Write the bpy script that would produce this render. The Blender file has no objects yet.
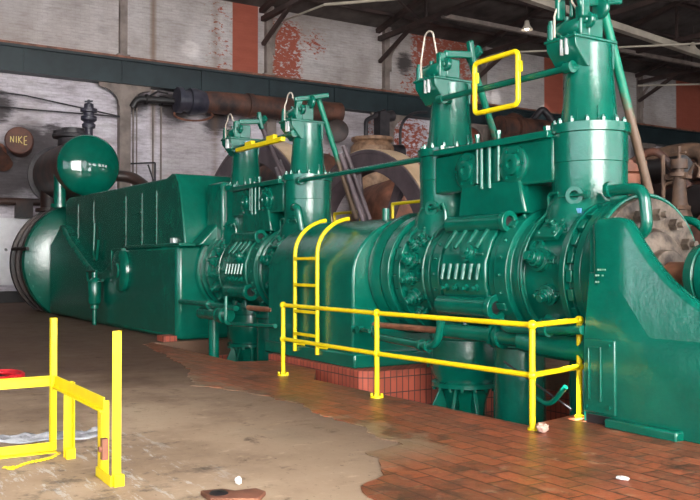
import bpy, bmesh, math, random
from mathutils import Vector, Matrix
random.seed(7)
SC = bpy.context.scene
COL = SC.collection
PI = math.pi
YC, ZC, CS = 8.3, 1.55, .86            # axis of the gas engine (runs along X)

# ------------------------------------------------------------------ helpers
class MB:
    """collects shapes into one mesh"""
    def __init__(s): s.bm = bmesh.new()
    def _xf(s, vs, M):
        for v in vs: v.co = M @ v.co
    def box(s, x0, x1, y0, y1, z0, z1):
        r = bmesh.ops.create_cube(s.bm, size=1)
        s._xf(r['verts'], Matrix.Translation(((x0+x1)/2, (y0+y1)/2, (z0+z1)/2)) @ Matrix.Diagonal((x1-x0, y1-y0, z1-z0, 1)))
        return s
    def obox(s, p, q, w, h, up=(0,0,1)):
        """bar from p to q, w wide, h high"""
        p, q = Vector(p), Vector(q); d = q-p; L = d.length; d.normalize()
        upv = Vector(up)
        if abs(d.dot(upv)) > .98: upv = Vector((1,0,0))
        a = upv.cross(d).normalized(); b = d.cross(a)
        M = Matrix(((d.x,a.x,b.x,0),(d.y,a.y,b.y,0),(d.z,a.z,b.z,0),(0,0,0,1)))
        r = bmesh.ops.create_cube(s.bm, size=1)
        s._xf(r['verts'], Matrix.Translation((p+q)/2) @ M @ Matrix.Diagonal((L, w, h, 1)))
        return s
    def _frame(s, d):
        d = Vector(d).normalized()
        u = Vector((0,0,1)) if abs(d.z) < .9 else Vector((0,1,0))
        a = u.cross(d).normalized(); b = d.cross(a)
        return a, b
    def lathe(s, o, d, prof, n=32, cap=True):
        """prof: list of (t, r) along direction d from o"""
        o = Vector(o); d = Vector(d).normalized(); a, b = s._frame(d)
        rings = []
        for t, r in prof:
            rings.append([s.bm.verts.new(o + d*t + (a*math.cos(2*PI*k/n) + b*math.sin(2*PI*k/n))*max(r, 1e-4)) for k in range(n)])
        for r0, r1 in zip(rings, rings[1:]):
            for k in range(n):
                s.bm.faces.new((r0[k], r0[(k+1) % n], r1[(k+1) % n], r1[k]))
        if cap:
            s.bm.faces.new(list(reversed(rings[0]))); s.bm.faces.new(rings[-1])
        return s
    def cyl(s, p, q, r, r2=None, n=20):
        p, q = Vector(p), Vector(q)
        return s.lathe(p, q-p, [(0, r), ((q-p).length, r if r2 is None else r2)], n)
    def ring(s, o, d, ri, ro, h, n=40):
        return s.lathe(o, d, [(0, ri), (0, ro), (h, ro), (h, ri), (0, ri)], n, cap=False)
    def tube(s, pts, r, n=12, closed=False, bend=0.0, seg=5):
        P = [Vector(p) for p in pts]
        if bend > 0 and len(P) > 2 and not closed:
            Q = [P[0]]
            for i in range(1, len(P)-1):
                u = (P[i-1]-P[i]); v = (P[i+1]-P[i])
                b = min(bend, u.length*.49, v.length*.49)
                A = P[i]+u.normalized()*b; B = P[i]+v.normalized()*b
                for k in range(seg+1):
                    t = k/seg; Q.append(A*(1-t)**2 + P[i]*2*t*(1-t) + B*t*t)
            Q.append(P[-1]); P = Q
        N = len(P); rings = []; prev = None
        for i, p in enumerate(P):
            if closed: d = P[(i+1) % N]-P[i-1]
            else: d = P[min(i+1, N-1)]-P[max(i-1, 0)]
            d.normalize()
            if prev is None: a, b = s._frame(d)
            else:
                a = (prev - d*prev.dot(d)).normalized(); b = d.cross(a)
            prev = a
            rings.append([s.bm.verts.new(p + (a*math.cos(2*PI*k/n) + b*math.sin(2*PI*k/n))*r) for k in range(n)])
        rng = range(N if closed else N-1)
        for i in rng:
            r0, r1 = rings[i], rings[(i+1) % N]
            for k in range(n):
                s.bm.faces.new((r0[k], r0[(k+1) % n], r1[(k+1) % n], r1[k]))
        if not closed:
            s.bm.faces.new(list(reversed(rings[0]))); s.bm.faces.new(rings[-1])
        return s
    def prism(s, poly, axis, a, b):
        """polygon extruded along an axis; poly gives the two other coordinates in order"""
        def mk(t, u, v):
            return {'x': (t, u, v), 'y': (u, t, v), 'z': (u, v, t)}[axis]
        v0 = [s.bm.verts.new(mk(a, u, v)) for u, v in poly]
        v1 = [s.bm.verts.new(mk(b, u, v)) for u, v in poly]
        n = len(poly)
        fs = [s.bm.faces.new(v0), s.bm.faces.new(list(reversed(v1)))]
        for i in range(n):
            fs.append(s.bm.faces.new((v0[i], v1[i], v1[(i+1) % n], v0[(i+1) % n])))
        return s
    def loft(s, sections, closed=True, caps=True):
        R = [[s.bm.verts.new(p) for p in sec] for sec in sections]
        n = len(R[0])
        for a, b in zip(R, R[1:]):
            for k in range(n if closed else n-1):
                s.bm.faces.new((a[k], a[(k+1) % n], b[(k+1) % n], b[k]))
        if caps:
            s.bm.faces.new(R[0]); s.bm.faces.new(list(reversed(R[-1])))
        return s
    def ball(s, c, r, sc=(1,1,1), u=16, v=10):
        q = bmesh.ops.create_uvsphere(s.bm, u_segments=u, v_segments=v, radius=r)
        s._xf(q['verts'], Matrix.Translation(c) @ Matrix.Diagonal((*sc, 1)))
        return s
    def nut(s, o, d, r, h):
        return s.lathe(o, d, [(0, r), (h, r)], 6)
    def build(s, name, m, parent=None, bevel=0.0, smooth=True, angle=38, kind=None, label=None):
        bmesh.ops.remove_doubles(s.bm, verts=s.bm.verts, dist=1e-5)
        bmesh.ops.recalc_face_normals(s.bm, faces=s.bm.faces)
        if parent is not None:
            off = world_of(parent).translation
            for v in s.bm.verts: v.co -= off
        me = bpy.data.meshes.new(name); s.bm.to_mesh(me); s.bm.free()
        if smooth:
            for p in me.polygons: p.use_smooth = True
            me.set_sharp_from_angle(angle=math.radians(angle))
        me.materials.append(m)
        o = bpy.data.objects.new(name, me); COL.objects.link(o)
        if parent is not None:
            o.parent = parent
        if bevel > 0:
            b = o.modifiers.new('edge', 'BEVEL'); b.width = bevel; b.segments = 2
            b.limit_method = 'ANGLE'; b.angle_limit = math.radians(40); b.use_clamp_overlap = True
            b.harden_normals = False
        if kind: o['kind'] = kind
        if label: o['label'] = label
        return o

def world_of(o):
    M = o.matrix_basis.copy()
    if o.parent is not None: M = world_of(o.parent) @ M
    return M
def thing(name, label, cat, loc=(0,0,0), group=None):
    o = bpy.data.objects.new(name, None); COL.objects.link(o); o.location = loc
    o.empty_display_size = .2
    o['label'] = label; o['category'] = cat
    if group: o['group'] = group
    return o
def tag(o, label, cat, group=None):
    o['label'] = label; o['category'] = cat
    if group: o['group'] = group
    return o
def copy_tree(o, parent=None):
    c = o.copy(); COL.objects.link(c)
    if parent is not None: c.parent = parent
    for ch in list(o.children): copy_tree(ch, c)
    return c

# ------------------------------------------------------------------ materials
def s2l(c):
    return tuple(((v/255)/12.92 if v/255 <= .04045 else (((v/255)+.055)/1.055)**2.4) for v in c) + (1,)
class NT:
    def __init__(s, name):
        s.m = bpy.data.materials.new(name); s.m.use_nodes = True
        s.t = s.m.node_tree; s.b = s.t.nodes['Principled BSDF']
        s.co = s.n('ShaderNodeTexCoord').outputs['Object']
    def n(s, t, **k):
        o = s.t.nodes.new(t)
        for a, v in k.items(): setattr(o, a, v)
        return o
    def l(s, a, b): s.t.links.new(a, b)
    def noise(s, scale, detail=4, rough=.6, vec=None, stretch=None):
        t = s.n('ShaderNodeTexNoise'); t.inputs['Scale'].default_value = scale
        t.inputs['Detail'].default_value = detail; t.inputs['Roughness'].default_value = rough
        v = vec if vec is not None else s.co
        if stretch:
            mp = s.n('ShaderNodeMapping'); mp.inputs['Scale'].default_value = stretch
            s.l(v, mp.inputs['Vector']); v = mp.outputs['Vector']
        s.l(v, t.inputs['Vector']); return t.outputs['Fac']
    def ramp(s, fac, stops):
        r = s.n('ShaderNodeValToRGB'); e = r.color_ramp.elements
        while len(e) < len(stops): e.new(.5)
        for el, (p, c) in zip(e, stops): el.position = p; el.color = c
        s.l(fac, r.inputs['Fac']); return r.outputs['Color']
    def mix(s, fac, a, b, mode='MIX'):
        x = s.n('ShaderNodeMix', data_type='RGBA', blend_type=mode)
        for sock, v in ((x.inputs[0], fac), (x.inputs[6], a), (x.inputs[7], b)):
            if hasattr(v, 'is_linked') or hasattr(v, 'links'): s.l(v, sock)
            else: sock.default_value = v
        return x.outputs[2]
    def math(s, op, a, b=0.0, c=None):
        x = s.n('ShaderNodeMath', operation=op)
        for i, v in enumerate((a, b) if c is None else (a, b, c)):
            if hasattr(v, 'links'): s.l(v, x.inputs[i])
            else: x.inputs[i].default_value = v
        return x.outputs[0]
    def sep(s):
        x = s.n('ShaderNodeSeparateXYZ'); s.l(s.co, x.inputs[0]); return x.outputs
    def smooth(s, v, lo, hi):
        x = s.n('ShaderNodeMapRange', interpolation_type='SMOOTHSTEP')
        s.l(v, x.inputs[0]); x.inputs[1].default_value = lo; x.inputs[2].default_value = hi
        return x.outputs[0]
    def band(s, v, a, b, soft=.1):
        return s.math('MULTIPLY', s.smooth(v, a-soft, a+soft), s.math('SUBTRACT', 1.0, s.smooth(v, b-soft, b+soft)))
    def bump(s, h, strength, dist=.01):
        x = s.n('ShaderNodeBump'); x.inputs['Strength'].default_value = strength; x.inputs['Distance'].default_value = dist
        s.l(h, x.inputs['Height']); s.l(x.outputs[0], s.b.inputs['Normal'])
    def done(s, col, rough=.5, metal=0.0, coat=0.0):
        if hasattr(col, 'links'): s.l(col, s.b.inputs['Base Color'])
        else: s.b.inputs['Base Color'].default_value = col
        if hasattr(rough, 'links'): s.l(rough, s.b.inputs['Roughness'])
        else: s.b.inputs['Roughness'].default_value = rough
        s.b.inputs['Metallic'].default_value = metal
        if coat: s.b.inputs['Coat Weight'].default_value = coat; s.b.inputs['Coat Roughness'].default_value = .12
        return s.m
def mottled(name, c1, c2, scale=3, rough=.6, bump=.2, bscale=40, metal=0, lo=.35, hi=.65, coat=0):
    t = NT(name)
    c = t.ramp(t.noise(scale), [(lo, s2l(c1)), (hi, s2l(c2))])
    if bump: t.bump(t.noise(bscale), bump, .01)
    return t.done(c, rough, metal, coat)

def m_green(smooth=False):
    t = NT('green_smooth_gloss_paint' if smooth else 'green_gloss_paint')
    c = t.ramp(t.noise(2.2, 5), [(.3, (.0006, .085, .056, 1)), (.7, (.0009, .125, .082, 1))])
    # small rusty chips
    chip = t.math('MULTIPLY', t.smooth(t.noise(9, 6, .7), .70, .76), .5)
    c = t.mix(chip, c, s2l((40, 62, 52)))
    t.bump(t.math('ADD', t.noise(30, 4, .6), t.math('MULTIPLY', t.noise(7, 2), 2.0)), .3, .008)
    t.b.inputs['Specular IOR Level'].default_value = .7
    if smooth:
        t.bump(t.noise(1.5, 2), .05, .01); return t.done(c, .08)
    return t.done(c, t.math('ADD', .13, t.math('MULTIPLY', t.noise(3.0), .16)), 0, 0)
def m_rod():
    t = NT('worn_rod_paint')
    x, y, z = t.sep()
    f = t.smooth(t.math('ADD', z, t.math('MULTIPLY', t.noise(4), 1.2)), 4.2, 4.5)
    return t.done(t.mix(f, s2l((105, 85, 70)), (.002, .19, .115, 1)), .4)
def m_wall():
    t = NT('painted_brick_wall')
    x, y, z = t.sep()
    cb = t.n('ShaderNodeCombineXYZ'); t.l(y, cb.inputs[0]); t.l(z, cb.inputs[1])
    bk = t.n('ShaderNodeTexBrick'); t.l(cb.outputs[0], bk.inputs['Vector'])
    bk.inputs['Scale'].default_value = 1; bk.inputs['Brick Width'].default_value = .42
    bk.inputs['Row Height'].default_value = .14; bk.inputs['Mortar Size'].default_value = .014
    bk.inputs['Color1'].default_value = (1, 1, 1, 1); bk.inputs['Color2'].default_value = (.93, .92, .92, 1)
    bk.inputs['Mortar'].default_value = (.86, .85, .85, 1)
    n1 = t.noise(.35, 5, .62); n2 = t.noise(1.6, 6, .7, stretch=(1, .5, 2.2))
    up = t.ramp(n1, [(.3, s2l((168, 158, 154))), (.5, s2l((190, 181, 178))), (.72, s2l((206, 200, 200)))])
    lo = t.ramp(t.noise(1.1, 8, .72, stretch=(1, .6, 2.0)), [(.3, s2l((170, 160, 168))), (.5, s2l((218, 210, 218))), (.7, s2l((240, 236, 240)))])
    c = t.mix(t.smooth(z, 10.2, 11.0), lo, up)
    c = t.mix(1.0, c, bk.outputs['Color'], 'MULTIPLY')
    c = t.mix(t.math('MULTIPLY', t.smooth(n2, .48, .68), .4), c, s2l((126, 114, 110)))
    c = t.mix(t.math('MULTIPLY', t.smooth(t.noise(5.5, 6, .8, stretch=(1, .35, 2.4)), .50, .66), .32), c, s2l((120, 106, 104)))
    c = t.mix(t.math('MULTIPLY', t.smooth(t.noise(.22, 4, .6), .46, .62), .35), c, s2l((134, 118, 108)))
    # where the paint has come off the red brick
    red = t.mix(n2, s2l((138, 66, 50)), s2l((172, 92, 72)))
    pn = t.noise(2.4, 8, .72, stretch=(1, 1.3, 2.6))
    def patch(y0, y1, z0, z1, a, b, soft):
        m = t.math('MULTIPLY', t.band(y, y0, y1, soft), t.band(z, z0, z1, .5))
        return t.math('MULTIPLY', t.smooth(m, .03, .5), t.smooth(t.math('ADD', pn, t.math('MULTIPLY', m, .12)), a, b))
    ms = [patch(18.15, 19.55, 11.0, 17, .2, .3, .05), patch(16.8, 18.2, 11.0, 15, .66, .68, .8), patch(20.3, 22.0, 11.0, 14.4, .54, .57, .55),
          patch(22.3, 23.6, 12.8, 14.2, .62, .65, .6), patch(28.6, 32.4, 11.0, 13, .63, .66, .9), patch(29.5, 33.6, 13, 16, .5, .6, .5),
          patch(40.0, 42.4, 11.0, 16, .3, .36, .15), patch(53.2, 58, 11.0, 17, .35, .42, .25),
          patch(17.6, 18.8, 6.2, 9.0, .66, .68, .7), patch(26.5, 30.5, 6, 10, .58, .62, .9), patch(33.2, 34.4, 8, 13, .5, .55, .4), patch(20, 24, 5.5, 8, .62, .64, .9)]
    m = ms[0]
    for k in ms[1:]: m = t.math('MAXIMUM', m, k)
    c = t.mix(m, c, red)
    # soot round the pipe ends with the cap's shadow painted in, and rusty runs below the pipe
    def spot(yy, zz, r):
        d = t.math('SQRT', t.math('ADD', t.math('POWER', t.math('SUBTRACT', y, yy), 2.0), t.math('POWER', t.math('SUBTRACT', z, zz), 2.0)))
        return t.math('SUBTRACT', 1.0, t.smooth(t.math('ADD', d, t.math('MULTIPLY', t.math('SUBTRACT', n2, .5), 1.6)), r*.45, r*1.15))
    soot_shade = spot(8.35, 6.9, 1.35)
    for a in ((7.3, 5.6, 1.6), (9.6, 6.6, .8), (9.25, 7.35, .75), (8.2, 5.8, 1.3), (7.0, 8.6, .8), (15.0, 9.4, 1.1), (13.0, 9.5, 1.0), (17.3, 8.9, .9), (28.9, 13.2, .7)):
        soot_shade = t.math('MAXIMUM', soot_shade, spot(*a))
    c = t.mix(t.math('MULTIPLY', soot_shade, .9), c, s2l((46, 38, 38)))
    run = t.math('MULTIPLY', t.band(y, 13.85, 14.1, .12), t.smooth(z, 6.0, 9.6))
    run = t.math('MAXIMUM', run, t.math('MULTIPLY', t.band(y, 17.05, 17.35, .18), .55))
    run = t.math('MAXIMUM', run, t.math('MULTIPLY', t.band(y, 20.15, 20.45, .15), t.smooth(z, 10, 11.5)))
    c = t.mix(t.math('MULTIPLY', run, .7), c, s2l((120, 92, 66)))
    t.bump(bk.outputs['Fac'], .25, -.02)
    return t.done(c, .85)
def m_concrete():
    t = NT('stained_concrete')
    n1 = t.noise(.55, 6, .62); n2 = t.noise(2.6, 8, .7); n3 = t.noise(14, 6, .7)
    c = t.ramp(n1, [(.3, s2l((134, 110, 90))), (.5, s2l((172, 146, 122))), (.68, s2l((192, 168, 142)))])
    c = t.mix(t.smooth(n2, .56, .72), c, s2l((96, 80, 68)))
    c = t.mix(t.math('MULTIPLY', t.smooth(n3, .60, .68), .7), c, s2l((84, 66, 54)))
    c = t.mix(t.math('MULTIPLY', t.smooth(t.noise(7, 7, .75, stretch=(1, .45, 1)), .55, .68), .5), c, s2l((212, 184, 156)))
    x, y, z = t.sep()
    # oily floor along the engine, darker towards the far end, pale scuffs round the barrier
    floor_dark = t.math('MULTIPLY', t.smooth(t.math('ADD', y, t.math('MULTIPLY', n1, 4.0)), 5.0, 7.6), .75)
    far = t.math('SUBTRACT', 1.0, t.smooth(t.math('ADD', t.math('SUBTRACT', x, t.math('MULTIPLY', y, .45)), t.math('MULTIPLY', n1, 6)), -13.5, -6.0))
    floor_dark = t.math('MAXIMUM', floor_dark, t.math('MULTIPLY', far, .85))
    c = t.mix(floor_dark, c, s2l((70, 42, 29)))
    sc = t.math('MULTIPLY', t.band(x, -8.9, -5.9, .6), t.band(y, 1.0, 2.75, .4))
    w = t.noise(3.2, 9, .78, stretch=(.5, 2.2, 1))
    c = t.mix(t.math('MULTIPLY', t.smooth(w, .54, .60), t.math('MULTIPLY', sc, .85)), c, s2l((205, 198, 192)))
    c = t.mix(t.math('MULTIPLY', t.smooth(n2, .50, .62), t.math('MULTIPLY', sc, .6)), c, s2l((98, 88, 80)))
    t.bump(n3, .25, .01)
    t.b.inputs['Specular IOR Level'].default_value = .25
    return t.done(c, t.math('ADD', .5, t.math('MULTIPLY', n2, .4)))
def m_paving():
    t = NT('brick_paving')
    bk = t.n('ShaderNodeTexBrick'); t.l(t.co, bk.inputs['Vector'])
    bk.inputs['Scale'].default_value = 1; bk.inputs['Brick Width'].default_value = .42
    bk.inputs['Row Height'].default_value = .21; bk.inputs['Mortar Size'].default_value = .009
    bk.inputs['Color1'].default_value = s2l((172, 88, 56)); bk.inputs['Color2'].default_value = s2l((134, 70, 48))
    bk.inputs['Mortar'].default_value = s2l((52, 34, 28))
    n1 = t.noise(.9, 6, .65); n2 = t.noise(5, 8, .7)
    c = t.mix(t.math('MULTIPLY', t.smooth(n1, .45, .68), .75), bk.outputs['Color'], s2l((104, 68, 50)))
    c = t.mix(t.math('MULTIPLY', t.smooth(n2, .54, .68), .6), c, s2l((176, 142, 112)))
    c = t.mix(t.math('MULTIPLY', t.smooth(t.noise(1.7, 8, .72), .5, .62), .7), c, s2l((66, 44, 36)))
    c = t.mix(t.math('MULTIPLY', t.smooth(t.noise(11, 8, .78, stretch=(1, .6, 1)), .5, .64), .5), c, s2l((88, 56, 42)))
    x, y, z = t.sep()
    skim = t.math('MULTIPLY', t.smooth(t.math('ADD', t.noise(2.2, 8, .7), t.math('MULTIPLY', t.math('SUBTRACT', 5.0, y), .42)), .46, .6), t.smooth(t.math('MULTIPLY', x, -1.0), 5.6, 6.6))
    c = t.mix(t.math('MULTIPLY', skim, .85), c, s2l((140, 114, 92)))
    h = t.math('ADD', t.math('MULTIPLY', bk.outputs['Fac'], -1.0), t.math('MULTIPLY', n2, .7))
    t.bump(h, .5, .014)
    return t.done(c, t.math('ADD', .14, t.math('MULTIPLY', n2, .5)))
def m_brickwork():
    t = NT('red_brickwork')
    x, y, z = t.sep()
    cb = t.n('ShaderNodeCombineXYZ'); t.l(t.math('ADD', x, y), cb.inputs[1]); t.l(z, cb.inputs[0])
    bk = t.n('ShaderNodeTexBrick'); t.l(cb.outputs[0], bk.inputs['Vector'])
    bk.inputs['Scale'].default_value = 1; bk.inputs['Brick Width'].default_value = .23; bk.offset = 0.0
    bk.inputs['Row Height'].default_value = .11; bk.inputs['Mortar Size'].default_value = .008
    bk.inputs['Color1'].default_value = s2l((176, 84, 62)); bk.inputs['Color2'].default_value = s2l((148, 68, 50))
    bk.inputs['Mortar'].default_value = s2l((70, 44, 38))
    c = t.mix(t.math('MULTIPLY', t.smooth(t.noise(3, 6), .5, .7), .5), bk.outputs['Color'], s2l((96, 56, 46)))
    t.bump(bk.outputs['Fac'], .4, -.01)
    return t.done(c, .7)
def m_yellow():
    t = NT('yellow_paint')
    c = t.ramp(t.noise(4, 5), [(.3, (.82, .60, .004, 1)), (.7, (.90, .70, .006, 1))])
    c = t.mix(t.math('MULTIPLY', t.smooth(t.noise(9, 7, .75), .64, .72), .55), c, s2l((150, 112, 40)))
    t.bump(t.noise(60), .1, .005)
    return t.done(c, .38)
def m_film():
    t = NT('crumpled_plastic_film')
    c = t.ramp(t.noise(5, 6), [(.35, s2l((150, 148, 150))), (.65, s2l((205, 205, 210)))])
    t.bump(t.noise(14, 6), .6, .03)
    t.b.inputs['Alpha'].default_value = .8
    return t.done(c, .25)
def m_emit(name, col, st):
    t = NT(name)
    t.b.inputs['Emission Color'].default_value = col; t.b.inputs['Emission Strength'].default_value = st
    return t.done(col, .4)
def m_tank():
    t = NT('rusty_tank_with_black_streaks')
    c = t.ramp(t.noise(.9, 5), [(.38, s2l((34, 28, 32))), (.56, s2l((88, 56, 46))), (.72, s2l((120, 74, 58)))])
    t.bump(t.noise(25), .3, .02)
    return t.done(c, .45)

M = dict(
    green=m_green(), rod=m_rod(), wall=m_wall(), concrete=m_concrete(), paving=m_paving(), brick=m_brickwork(), yellow=m_yellow(), film=m_film(), tank=m_tank(),
    rust=mottled('rusty_iron', (92, 54, 40), (150, 96, 74), 1.6, .65),
    rust_cap=mottled('red_brown_rust', (74, 42, 34), (104, 60, 44), 2, .6),
    rust_dark=mottled('dark_rusty_iron', (46, 36, 36), (112, 72, 56), 1.1, .6),
    iron=mottled('dark_iron', (34, 33, 38), (62, 56, 58), 2, .5),
    black=mottled('oily_black_iron', (22, 20, 22), (44, 38, 38), 2, .45),
    drum=mottled('brown_black_casing', (30, 24, 24), (70, 46, 38), 1.2, .5),
    wheel=mottled('grey_brown_iron', (78, 66, 70), (104, 88, 92), 1.2, .5),
    tan=mottled('tan_paint', (190, 160, 128), (214, 186, 154), 1.5, .6),
    steel=mottled('brown_bare_steel', (112, 70, 50), (150, 100, 76), 6, .35, .1),
    head=mottled('greasy_grey_brown_iron', (52, 42, 36), (112, 98, 86), 7, .5),
    silver=mottled('bright_metal', (200, 205, 205), (232, 236, 236), 8, .25, .05, metal=.3),
    girder=mottled('dark_teal_steel_paint', (24, 36, 40), (36, 50, 54), .8, .5),
    column=mottled('grey_brown_steel_paint', (112, 100, 94), (146, 132, 124), 1.5, .7),
    truss=mottled('dark_brown_steel', (50, 38, 36), (78, 60, 56), .7, .7),
    strut=mottled('pale_steel_paint', (160, 148, 134), (196, 184, 168), .7, .6),
    deck=mottled('grey_brown_roof_boards', (60, 52, 50), (104, 94, 90), .5, .9),
    render=mottled('plain_grey_plaster', (150, 144, 138), (176, 170, 164), .5, .9),
    dark_plaster=mottled('dark_brown_plaster', (44, 38, 36), (70, 62, 58), .5, .95),  # unseen walls darkened to keep their reflections off the engine paint
    green_smooth=m_green(True),
    whitewash=mottled('whitewashed_brick', (232, 230, 232), (246, 244, 246), 3, .85),
    valve=mottled('blue_black_iron', (36, 38, 52), (66, 62, 72), 2, .4),
    tan_dark=mottled('dull_tan_rusty_iron', (66, 50, 42), (112, 86, 68), 3, .6),
    tanrust=mottled('tan_rusty_iron', (120, 92, 72), (178, 140, 110), 3, .6),
    red=mottled('red_rubber', (190, 20, 34), (214, 40, 48), 5, .4, .05),
    paper=mottled('white_paper', (222, 218, 212), (244, 240, 236), 6, .7, .1),
    rag=mottled('pinkish_rag', (176, 138, 122), (206, 170, 154), 8, .85, .4),
    chalk=mottled('pale_yellow_lettering', (196, 170, 96), (226, 204, 130), 9, .8, 0),
    blue=mottled('pale_blue_plate', (60, 130, 190), (150, 200, 230), 6, .4, 0),
    mark=mottled('pale_green_worn_paint', (70, 150, 122), (150, 190, 170), 8, .8),
    pane=m_emit('daylit_frosted_glass', (.95, .97, 1, 1), 12.0), pane_sun=m_emit('sunlit_frosted_glass', (1, .98, .95, 1), 55.0), pane_row=m_emit('bright_frosted_glass', (.95, .97, 1, 1), 30.0), pane_fill=m_emit('roof_fill_glow', (.9, .95, 1, 1), 2.2), pane_low=m_emit('shaded_frosted_glass', (.8, .9, 1, 1), 9.0),
    bulb=m_emit('lit_lamp_glass', (1, .96, .88, 1), 10.0),
)
G = M['green']

# ------------------------------------------------------------------ the setting
def poly_slab(name, pts, z0, z1, m, kind='structure'):
    b = MB(); b.prism(pts, 'z', z0, z1)
    return b.build(name, m, smooth=False, kind=kind)
PIT = [(-17.9, 6.25), (-13.6, 6.25), (-13.4, 6.9), (-11.9, 6.85), (-10.9, 6.24), (-6.62, 6.36), (-6.86, 7.45), (-6.86, 10.2), (-17.9, 10.2)]
# concrete floor around the pit: four slabs of one mesh
b = MB()
b.box(-40, 12, -12, 4.9, -.35, 0)
b.prism([(-40, 4.9), (-17.9, 4.9), (-17.9, 10.2), (-40, 10.2)], 'z', -.35, 0)
b.prism([(-6.62, 4.9), (12, 4.9), (12, 10.2), (-6.86, 10.2), (-6.86, 7.45), (-6.62, 6.36)], 'z', -.35, 0)
b.prism([(-17.9, 4.9), (-6.62, 4.9)] + [PIT[i] for i in (5, 4, 3, 2, 1, 0)], 'z', -.35, 0)
b.box(-40, -27, 10.2, 76, -.35, 0); b.box(-17, 12, 10.2, 76, -.35, 0); b.box(-27, -17, 15.6, 76, -.35, 0); b.box(-27, -17, 10.2, 10.3, -.35, 0)
b.box(-27.2, -16.8, 10.1, 15.8, -3.2, -3.0)
b.build('floor', M['concrete'], smooth=False, kind='structure')
# brick paving laid level with the concrete (few mm proud), ragged edge
edge0 = [(-17.6, 5.95), (-16.2, 5.75), (-14.6, 5.5), (-13.2, 5.2), (-12.2, 4.85), (-11.3, 4.55), (-10.4, 4.9), (-9.6, 4.98), (-9.2, 5.07), (-8.4, 4.86), (-7.6, 4.9), (-7.1, 4.72), (-6.55, 4.7), (-6.45, 4.25), (-6.1, 4.15), (-5.7, 3.95), (-5.5, 3.55), (-5.1, 3.4), (-4.9, 2.9), (-3.5, 2.6), (2, 2.6)]
edge = []; er = random.Random(11)
for (xa, ya), (xb, yb) in zip(edge0, edge0[1:]):
    n = max(1, int(math.hypot(xb-xa, yb-ya)/.12))
    for k in range(n): edge.append((xa+(xb-xa)*k/n, ya+(yb-ya)*k/n+er.uniform(-.05, .05)))
edge.append(edge0[-1])
b = MB()
top = [(-17.9, 6.25), (-13.6, 6.25), (-13.4, 6.9), (-11.9, 6.85), (-10.9, 6.24), (-6.62, 6.36), (-6.86, 7.45), (-6.86, 7.6), (2, 7.6)]
b.prism(edge + list(reversed(top)), 'z', -.02, .008)
b.build('brick_paving_floor', M['paving'], smooth=False, kind='structure')
# pit under the engine, brick lined
b = MB()
b.box(-18.2, -6.4, 5.95, 10.5, -2.2, -2.0)
b.box(-18.2, -6.4, 10.2, 10.5, -2.0, -.36); b.box(-18.2, -17.9, 6.25, 10.2, -2.0, -.36); b.prism([(-6.62, 6.36), (-6.86, 7.45), (-6.86, 10.2), (-6.4, 10.2), (-6.4, 6.36)], 'z', -2.0, -.36)
b.box(-17.9, -13.6, 5.95, 6.25, -2.0, -.36); b.box(-13.6, -6.4, 5.9, 6.2, -2.0, -.36)
b.build('pit_wall', M['brick'], smooth=False, kind='structure')
# brick pedestal under the middle housing
b = MB(); b.prism([(-13.7, 6.92), (-10.75, 6.92), (-10.55, 7.15), (-10.55, 9.7), (-13.7, 9.7)], 'z', -2.0, .1)
b.build('pedestal_wall', M['brick'], kind='structure', smooth=False)
b = MB(); b.box(-18.3, -17.86, 6.5, 6.8, .0, .13)
tag(b.build('loose_brick', M['brick'], bevel=.01), 'loose red brick lying at the foot of the green crankcase end', 'brick')

# far wall with its girder, columns and pilasters
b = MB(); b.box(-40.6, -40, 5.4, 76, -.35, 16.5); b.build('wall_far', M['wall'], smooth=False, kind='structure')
b = MB(); b.box(-40.6, -40, -12, 5.4, -.35, 16.5); b.build('wall_far', M['dark_plaster'], smooth=False, kind='structure')
b = MB(); b.box(-40, -39.75, 5.4, 11.2, .78, 3.7); b.build('whitewashed_wall', M['whitewash'], smooth=False, kind='structure')
b = MB(); b.box(-40, -39.6, -12, 11.2, 0, .5); b.build('baseboard_far', M['black'], smooth=False, kind='structure')
b = MB()
b.box(-39.95, -39.3, -12, 76, 10.08, 10.2); b.box(-39.95, -39.3, -12, 76, 11.16, 11.28); b.box(-39.8, -39.45, -12, 76, 10.2, 11.16)
for yy in (8.1, 12.46, 16.4, 20.1, 24.0, 27.5, 34.4, 41.5):
    b.box(-39.45, -39.38, yy-.18, yy+.18, 10.2, 11.16)
b.build('crane_girder_beam', M['girder'], smooth=False, kind='structure')
b = MB(); b.box(-39.85, -39.4, -12, 76, 11.28, 11.4); b.build('crane_rail_beam', M['rust'], smooth=False, kind='structure')
for i, yy in enumerate((12.46, 20.1, 27.5, 34.6, 41.8, 49.0, 56.2)):
    b = MB()
    b.box(-39.98, -39.5, yy-.22, yy-.16, 0, 10.08); b.box(-39.98, -39.5, yy+.16, yy+.22, 0, 10.08); b.box(-39.76, -39.7, yy-.16, yy+.16, 0, 10.08)
    b.box(-39.52, -39.46, yy-.26, yy+.26, 0, 10.08)
    for s in (-1, 1):                       # quarter-round gussets under the girder
        pl = [(yy+s*.22, 10.08), (yy+s*1.22, 10.08), (yy+s*1.22, 9.92)]
        for k in range(7):
            a = k/6*PI/2
            pl.append((yy+s*(1.2-.9*math.sin(a)), 9.1+.78*math.cos(a)))
        pl.append((yy+s*.22, 8.95))
        b.prism(pl, 'x', -39.6, -39.48)
    b.build('wall_column', M['column'], smooth=False, kind='structure')
    b = MB(); b.box(-40, -39.72, yy-.17, yy+.17, 11.4, 16.4)
    b.box(-40, -39.7, yy-.3, yy+.3, 11.4, 11.55)
    b.box(-40, -39.7, yy-.26, yy+.26, 14.9, 15.1)
    if i: b.tube([(-39.86, yy+.3, 12.6), (-39.86, yy+.3, 13.6), (-39.5, yy+.6, 14.2)], .09, 8, bend=.4)
    b.build('wall_pilaster_column', M['column'], smooth=False, kind='structure')

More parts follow.
